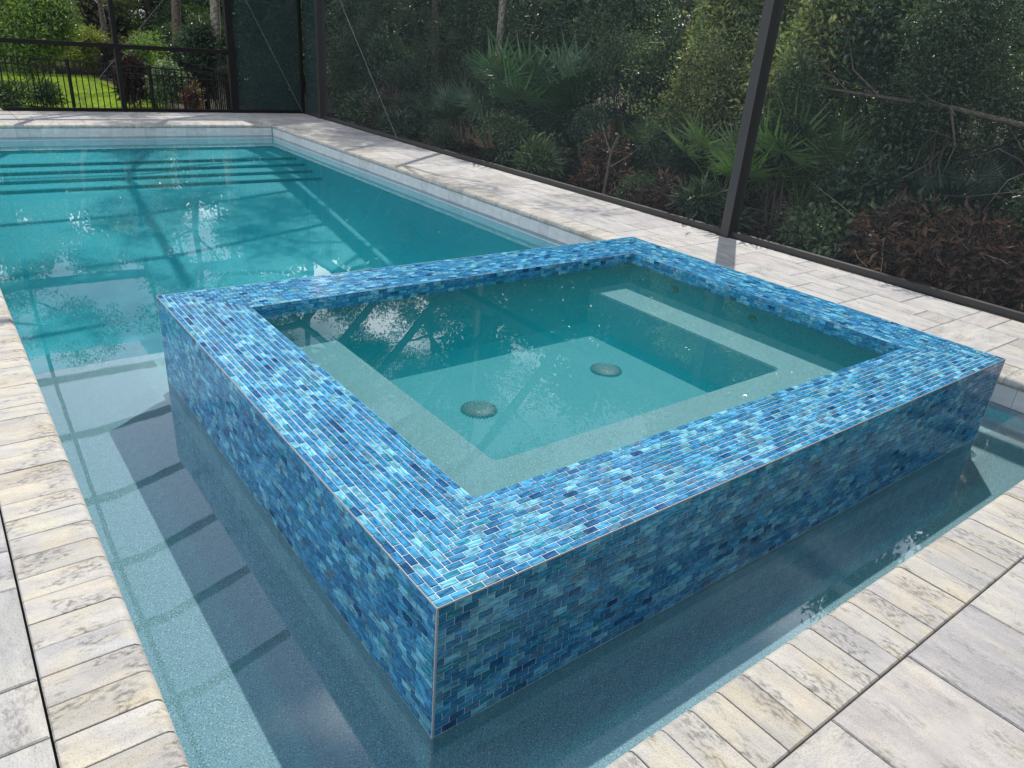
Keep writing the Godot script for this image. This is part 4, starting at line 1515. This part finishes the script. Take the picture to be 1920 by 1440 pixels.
	var spots := [
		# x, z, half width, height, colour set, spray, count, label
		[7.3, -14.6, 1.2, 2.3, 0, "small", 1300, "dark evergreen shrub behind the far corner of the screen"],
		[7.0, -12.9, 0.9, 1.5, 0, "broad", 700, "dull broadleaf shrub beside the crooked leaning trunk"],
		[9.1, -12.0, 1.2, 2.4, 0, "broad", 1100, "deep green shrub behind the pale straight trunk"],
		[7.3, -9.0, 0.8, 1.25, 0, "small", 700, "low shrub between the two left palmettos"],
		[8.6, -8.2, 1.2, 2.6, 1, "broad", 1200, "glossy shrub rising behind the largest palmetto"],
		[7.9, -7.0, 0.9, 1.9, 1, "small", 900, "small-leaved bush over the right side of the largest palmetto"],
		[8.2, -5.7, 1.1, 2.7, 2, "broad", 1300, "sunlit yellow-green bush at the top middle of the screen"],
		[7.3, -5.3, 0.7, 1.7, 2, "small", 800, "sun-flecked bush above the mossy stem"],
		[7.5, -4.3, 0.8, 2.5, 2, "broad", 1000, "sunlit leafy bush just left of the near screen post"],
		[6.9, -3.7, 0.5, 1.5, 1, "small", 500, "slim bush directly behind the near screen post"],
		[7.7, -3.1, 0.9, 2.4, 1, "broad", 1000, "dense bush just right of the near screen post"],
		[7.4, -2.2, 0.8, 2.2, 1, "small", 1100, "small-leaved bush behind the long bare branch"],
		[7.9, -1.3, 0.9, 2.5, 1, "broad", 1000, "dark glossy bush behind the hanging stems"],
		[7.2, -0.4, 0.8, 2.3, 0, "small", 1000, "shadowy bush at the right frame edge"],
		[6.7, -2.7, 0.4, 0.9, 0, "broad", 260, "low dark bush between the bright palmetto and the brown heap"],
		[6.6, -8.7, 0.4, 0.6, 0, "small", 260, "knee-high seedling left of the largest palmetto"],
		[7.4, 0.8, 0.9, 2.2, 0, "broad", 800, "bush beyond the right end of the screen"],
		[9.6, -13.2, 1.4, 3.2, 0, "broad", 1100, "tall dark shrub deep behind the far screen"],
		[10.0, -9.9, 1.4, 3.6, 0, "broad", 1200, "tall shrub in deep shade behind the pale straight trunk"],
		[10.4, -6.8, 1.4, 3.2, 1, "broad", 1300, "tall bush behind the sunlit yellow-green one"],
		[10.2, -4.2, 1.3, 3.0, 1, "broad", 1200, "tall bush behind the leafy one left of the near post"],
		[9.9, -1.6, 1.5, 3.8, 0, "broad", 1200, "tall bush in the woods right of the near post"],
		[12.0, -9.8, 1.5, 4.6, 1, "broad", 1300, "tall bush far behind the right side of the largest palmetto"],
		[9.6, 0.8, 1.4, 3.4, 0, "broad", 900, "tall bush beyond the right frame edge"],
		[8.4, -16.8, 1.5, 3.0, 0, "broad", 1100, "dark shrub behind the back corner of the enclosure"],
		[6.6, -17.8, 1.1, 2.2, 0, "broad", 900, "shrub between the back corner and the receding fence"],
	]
	var low := [[6.1, -13.0, 0.40, 0.45], [6.0, -11.0, 0.35, 0.35], [6.1, -9.4, 0.40, 0.40], [6.0, -7.0, 0.38, 0.40], [6.0, -5.0, 0.30, 0.30], [5.95, -3.9, 0.28, 0.34], [6.0, -2.6, 0.32, 0.36], [6.3, -12.2, 0.5, 0.6], [6.5, -11.2, 0.5, 0.8], [6.6, -8.9, 0.5, 0.7], [6.9, -6.6, 0.5, 0.9], [6.7, -5.1, 0.45, 0.75], [6.5, -2.0, 0.4, 0.5], [7.0, -12.6, 0.6, 1.0], [6.8, -0.9, 0.5, 0.9], [6.4, -7.7, 0.5, 0.45]]
	var low_where := ["in the far right corner", "below the second brace cable", "left of the largest palmetto's foot", "below the largest palmetto", "between the mossy stem and the small rusty pile", "at the foot of the near screen post", "at the foot of the bright palmetto", "behind the second brace cable's foot", "just left of the small dark palmetto", "between the small dark palmetto and the largest one", "right of the largest palmetto, behind the mossy stem", "behind the small rusty brush pile", "on the left side of the wide brown heap", "at the foot of the leaning trunk", "behind the wide brown heap near the hanging stems", "right below the middle of the largest palmetto, deeper in"]
	for k in low.size():
		shrub("ground_fern", "low dark green groundcover plant " + low_where[k], "plant", Vector3(low[k][0], 0.05, low[k][1]), Vector3(low[k][2], low[k][3], low[k][2] * 1.5), 150 if k < 8 else 420, SP.long if k % 2 and k < 8 else (SP.small if k % 3 else SP.broad), dk if k % 3 else md, "groundcover plants along the foot of the screen", null, 0.7, 1.2)
	for q in spots:
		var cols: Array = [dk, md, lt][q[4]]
		shrub("shrub", q[7], "shrub", Vector3(q[0], ground_h(q[0], q[1]), q[1]), Vector3(q[2], q[3], q[2]), int(q[6] * 1.0), SP[q[5]], cols, sg)

	# trees of the woods on the right; low enough near the screen to let the sun reach the pool
	var tg := "trees of the woods behind the screen"
	tree("slender_tree", "slender tree with a pale straight trunk behind the screen left of the largest palmetto", Vector3(7.75, 0.0, -10.45), 10.5, 0.07, 2.6, 0.62, 480, SP.small, M.bark_pale, md, Vector2(-0.9, 0.9), tg, 1.2, 1.9)
	tree("feathery_tree", "tall feathery tree in the woods beyond the crooked leaning trunk", Vector3(9.7, 0.1, -13.4), 11.0, 0.12, 2.6, 0.46, 700, SP.small, M.bark, md, Vector2(-0.3, 0.4), tg, 1.2, 2.0)
	tree("feathery_tree", "tall feathery tree just outside the far corner of the enclosure", Vector3(7.0, -0.2, -17.8), 12.5, 0.14, 3.0, 0.36, 1500, SP.small, M.bark, md, Vector2(-0.3, 0.3), tg, 1.3, 2.1)
	tree("feathery_tree", "tall feathery tree right of the one outside the far corner", Vector3(10.2, -0.1, -16.6), 12.0, 0.13, 2.8, 0.36, 1300, SP.small, M.bark, dk, Vector2(0.2, 0.2), tg, 1.3, 2.1)
	var woods := [
		[11.8, -15.2, 8.0, 3.0, dk, "tall dark tree deep in the woods behind the far corner"],
		[12.6, -11.2, 9.0, 3.2, md, "tall tree deep in the woods behind the pale trunk"],
		[15.6, -8.2, 10.5, 3.0, md, "broad tree deep in the woods behind the largest palmetto"],
		[14.2, -3.6, 9.4, 3.0, dk, "broad tree deep in the woods near the screen post"],
		[13.6, 1.2, 8.0, 3.2, dk, "tall tree deep in the woods at the right edge"],
		[19.5, -13.0, 12.5, 3.8, dk, "highest dark tree behind the far part of the woods"],
		[20.0, -8.0, 13.0, 4.0, dk, "highest tree behind the middle of the woods"],
		[19.6, -2.5, 12.5, 4.0, dk, "highest tree behind the near part of the woods"],
		[16.8, -11.6, 9.0, 3.2, dk, "dark tree filling the gap above the largest palmetto"],
		[17.5, 2.6, 10.0, 3.6, dk, "tree at the near end of the woods beyond the right frame edge"],
		[16.5, -5.5, 8.5, 3.0, md, "leafy tree filling the gap behind the sunlit bushes"],
		[14.8, -18.5, 11.0, 3.6, dk, "dark tree at the back corner of the woods"],
	]
	for q in woods:
		tree("woods_tree", q[5], Vector3(q[0], ground_h(q[0], q[1]), q[1]), q[2], 0.16, q[3], 0.10, 1500, SP.far, M.bark_dark, q[4], Vector2(rnd(-0.4, 0.4), rnd(-0.4, 0.4)), tg, 0.8, 1.5)

	# loose leafy growth and bare twigs that knit the shrubs together
	var fill := PackedFloat32Array()
	for k in 4200:
		var x := 6.6 + pow(rng.randf(), 0.8) * 4.4
		var z := rnd(-16.0, 1.8)
		var y := rnd(0.05, 2.9) * clampf((x - 6.0) / 1.6, 0.25, 1.0)
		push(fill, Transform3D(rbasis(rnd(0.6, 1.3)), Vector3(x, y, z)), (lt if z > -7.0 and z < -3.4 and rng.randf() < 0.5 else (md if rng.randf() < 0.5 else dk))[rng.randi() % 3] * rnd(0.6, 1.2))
	tag(many("undergrowth", SP.small, M.leaf, fill), "tangled leafy undergrowth knitting the bushes together behind the screen")
	var where := [[6.9, -13.6, "in the shade of the far dark screen"], [6.8, -11.4, "behind the second brace cable"], [7.1, -6.6, "right of the largest palmetto"], [6.9, -4.9, "in the sunlit bushes left of the near post"], [6.8, -2.6, "above the bright palmetto right of the near post"], [6.7, -1.4, "above the wide brown heap"], [6.7, -0.3, "at the right frame edge"]]
	for q in where:
		var t := thing("twig_tangle", "tangle of thin bare twigs " + q[2], "twigs", Vector3(q[0], 0.0, q[1]), 0.0, "tangles of bare twigs among the bushes")
		var b2 := MB.new()
		for k in 16:
			var p := Vector3(rnd(-0.3, 0.5), rnd(0.1, 1.9), rnd(-0.7, 0.7))
			var d := Vector3(rnd(-0.4, 0.4), rnd(-0.35, 0.8), rnd(-1, 1)).normalized() * rnd(0.4, 1.1)
			b2.tube(wander(p, p + d, 5, 0.05), taper(rnd(0.003, 0.009), 0.0015, 5), 4)
		put("twigs", b2.mesh(), M.bark if q[1] > -5.0 else M.bark_dark, t)

	# ---- behind the back screen: garden and trees
	shrub("round_shrub", "bright green rounded shrub beyond the lawn at the far left", "shrub", Vector3(2.5, -0.48, -27.5), Vector3(1.35, 2.6, 1.3), 1500, SP.broad, br, "", null, 1.2, 1.9)
	shrub("variegated_shrub", "pale variegated shrub by the fence corner", "shrub", Vector3(4.15, -0.48, -18.9), Vector3(0.45, 1.2, 0.5), 520, SP.broad, vg, "", null, 0.8, 1.2)
	shrub("purple_shrub", "dark purple-leaved shrub behind the picket fence", "shrub", Vector3(3.7, -0.48, -20.2), Vector3(0.5, 1.0, 0.45), 520, SP.long, pu, "", null, 0.8, 1.3)
	shrub("red_cordyline", "small plant with red-streaked upright leaves at the fence corner", "plant", Vector3(4.45, -0.42, -18.0), Vector3(0.18, 0.75, 0.18), 34, SP.long, [Color(0.20, 0.05, 0.06), Color(0.12, 0.04, 0.05), Color(0.16, 0.17, 0.08)], "", null, 0.8, 1.2)
	shrub("leafy_vine_shrub", "fresh green shrub leaning over the fence post", "shrub", Vector3(4.3, -0.48, -20.6), Vector3(0.75, 1.75, 0.7), 700, SP.broad, br, "", null, 0.9, 1.4)
	for q in [[2.9, -31.6, "first yellow-green clump of the hedge beyond the lawn, next to the rounded shrub", 1.0, yl], [4.3, -31.2, "brightest yellow clump in the middle of the hedge beyond the lawn", 1.15, yl], [5.9, -30.6, "olive clump at the right end of the hedge beyond the lawn", 1.0, tan], [7.4, -29.4, "dull green clump beside the olive hedge end", 1.1, md]]:
		shrub("hedge_shrub", q[2], "shrub", Vector3(q[0], -0.46, q[1]), Vector3(1.05, q[3] * 1.35, 0.9), 750, SP.small, q[4], "hedge shrubs along the far side of the lawn", null, 1.3, 2.0)
	for q in [[1.05, -19.2, "clump of strap-leaved fern at the left end of the fence", 0.55], [1.75, -20.2, "second clump of strap-leaved fern behind the fence", 0.6], [0.35, -20.0, "clump of strap leaves cut by the left frame edge", 0.6]]:
		shrub("fern_clump", q[2], "fern", Vector3(q[0], -0.48, q[1]), Vector3(q[3] * 0.8, 0.5, q[3] * 0.8), 34, SP.long, [Color(0.05, 0.10, 0.035), Color(0.035, 0.075, 0.03)], "ferns along the fence", null, 1.0, 1.6)
	for q in [[5.9, -20.5, "dark bush on the far side of the receding fence"], [6.2, -23.5, "second dark bush beyond the receding fence"], [7.4, -26.5, "bush beneath the grey straight trunk"]]:
		shrub("garden_bush", q[2], "shrub", Vector3(q[0], -0.5, q[1]), Vector3(0.9, 0.75 if q[0] < 3 else 1.9, 0.8), 480 if q[0] < 3 else 900, SP.broad, dk, "dark garden bushes by the fence", null, 0.9, 1.4)
	var bg := "garden trees beyond the back screen"
	tree("crepe_tree", "slim tree with a peeling orange-pale trunk beyond the lawn", Vector3(5.3, -0.4, -34.0), 9.0, 0.16, 2.6, 0.32, 1300, SP.broad, M.bark_pale, tan, Vector2(-1.6, 0.2), bg, 1.3, 2.2)
	tree("crepe_tree", "slim grey-pale trunk standing just right of the peeling one", Vector3(6.1, -0.4, -36.0), 9.5, 0.13, 2.4, 0.32, 1200, SP.broad, M.bark_pale, lt, Vector2(0.3, 0.0), bg, 1.3, 2.2)
	tree("straight_tree", "tree with a straight dark grey trunk seen between the two back posts", Vector3(6.6, -0.4, -26.5), 11.5, 0.17, 2.4, 0.62, 200, SP.broad, M.bark, md, Vector2(-0.1, 0.0), bg, 1.2, 2.0)
	tree("straight_tree", "pale grey trunk close left of the dark screen panel", Vector3(6.0, -0.45, -20.4), 10.5, 0.15, 2.0, 0.66, 380, SP.small, M.bark_pale, lt, Vector2(-0.05, 0.0), bg, 1.2, 2.0)
	tree("garden_tree", "dark leafy tree at the far left behind the rounded shrub", Vector3(0.6, -0.4, -32.5), 7.5, 0.16, 2.6, 0.12, 1300, SP.broad, M.bark_dark, md, Vector2.ZERO, bg, 1.3, 2.1)
	tree("overhanging_tree", "feathery tree whose high crown mirrors in the pool", Vector3(0.2, -0.4, -24.0), 11.0, 0.17, 3.2, 0.50, 1500, SP.small, M.bark, md, Vector2(-1.0, 1.2), bg, 1.2, 2.0)
	var far := [
		[-6.0, -44.0, 12.0, md, "distant tree at the far left edge of the woods"], [-0.5, -47.0, 14.0, dk, "distant dark tree left of the slim trunks"], [5.0, -46.0, 13.0, tan, "distant sun-browned tree right behind the slim trunks"],
		[10.0, -45.0, 15.0, dk, "distant dark tree right of the slim trunks"], [13.0, -38.0, 11.0, md, "distant tree behind the straight dark grey trunk"], [12.0, -31.0, 9.5, dk, "dark tree right of the straight dark grey trunk"],
		[12.6, -25.5, 7.5, dk, "dark tree behind the pale grey trunk"], [12.2, -20.8, 7.8, dk, "dark tree behind the dark screen panel"], [15.5, -44.0, 15.0, dk, "distant tree hidden mostly by the dark screen panel"],
		[7.8, -52.0, 14.0, dk, "distant tree in the gap right of the slim trunks"], [2.2, -53.0, 14.0, md, "distant tree in the gap left of the slim trunks"], [14.5, -52.0, 14.0, dk, "farthest dark tree in the gap behind the straight grey trunk"],
		[-12.0, -48.0, 15.0, dk, "distant tree beyond the left frame edge"], [17.0, -26.0, 12.5, dk, "tall dark tree deep behind the dark screen panel"],
	]
	for q in far:
		q[3] = md if q[3] == dk else q[3]
		tree("distant_tree", q[4], Vector3(q[0], ground_h(q[0], q[1]), q[1]), q[2], 0.2, 4.0, 0.06, 1500, SP.far, M.bark_dark, q[3], Vector2(rnd(-0.5, 0.5), rnd(-0.5, 0.5)), "distant trees closing the view", 1.1, 2.0)

	# ---- ground cover: leaf litter, lawn blades
	var b := MB.new()
	for k in 9:
		b.leaf(Vector3(rnd(-0.15, 0.15), rnd(0.0, 0.03), rnd(-0.15, 0.15)), Vector3(rnd(-1, 1), rnd(-0.1, 0.3), rnd(-1, 1)).normalized(), Vector3(rnd(-0.4, 0.4), 1, rnd(-0.4, 0.4)).normalized(), rnd(0.05, 0.09), rnd(0.02, 0.035))
	var buf := PackedFloat32Array()
	for k in 6500:
		var x := 5.56 + pow(rng.randf(), 1.6) * 6.0
		var z := rnd(-17.0, 3.0)
		push(buf, Transform3D(Basis(Vector3.UP, rnd(0, TAU)), Vector3(x, ground_h(x, z) + 0.005, z)), dry[rng.randi() % 3] * rnd(0.3, 0.8))
	tag(many("leaf_litter", b.mesh(), M.dry, buf), "brown fallen leaves covering the ground behind the screen")
	b = MB.new()
	for k in 12:
		var o := Vector3(rnd(-0.12, 0.12), 0, rnd(-0.12, 0.12))
		var tip := o + Vector3(rnd(-0.03, 0.03), rnd(0.03, 0.06), rnd(-0.03, 0.03))
		var s := Vector3(rnd(-1, 1), 0, rnd(-1, 1)).normalized() * 0.004
		b.flat(o - s, o + s, tip, s.cross(Vector3.UP))
	buf = PackedFloat32Array()
	var gc := [Color(0.32, 0.44, 0.05), Color(0.38, 0.48, 0.06), Color(0.26, 0.38, 0.045)]
	for k in 30000:
		var z := lerpf(-16.2, -31.0, pow(rng.randf(), 1.4))
		var x := rnd(-2.0, 4.6)
		push(buf, Transform3D(Basis(Vector3.UP, rnd(0, TAU)).scaled(Vector3.ONE * rnd(0.45, 0.95)), Vector3(x, ground_h(x, z) + 0.01, z)), gc[rng.randi() % 3] * rnd(0.8, 1.2))
	tag(many("grass", b.mesh(), M.leaf, buf), "short lawn grass beyond the picket fence")
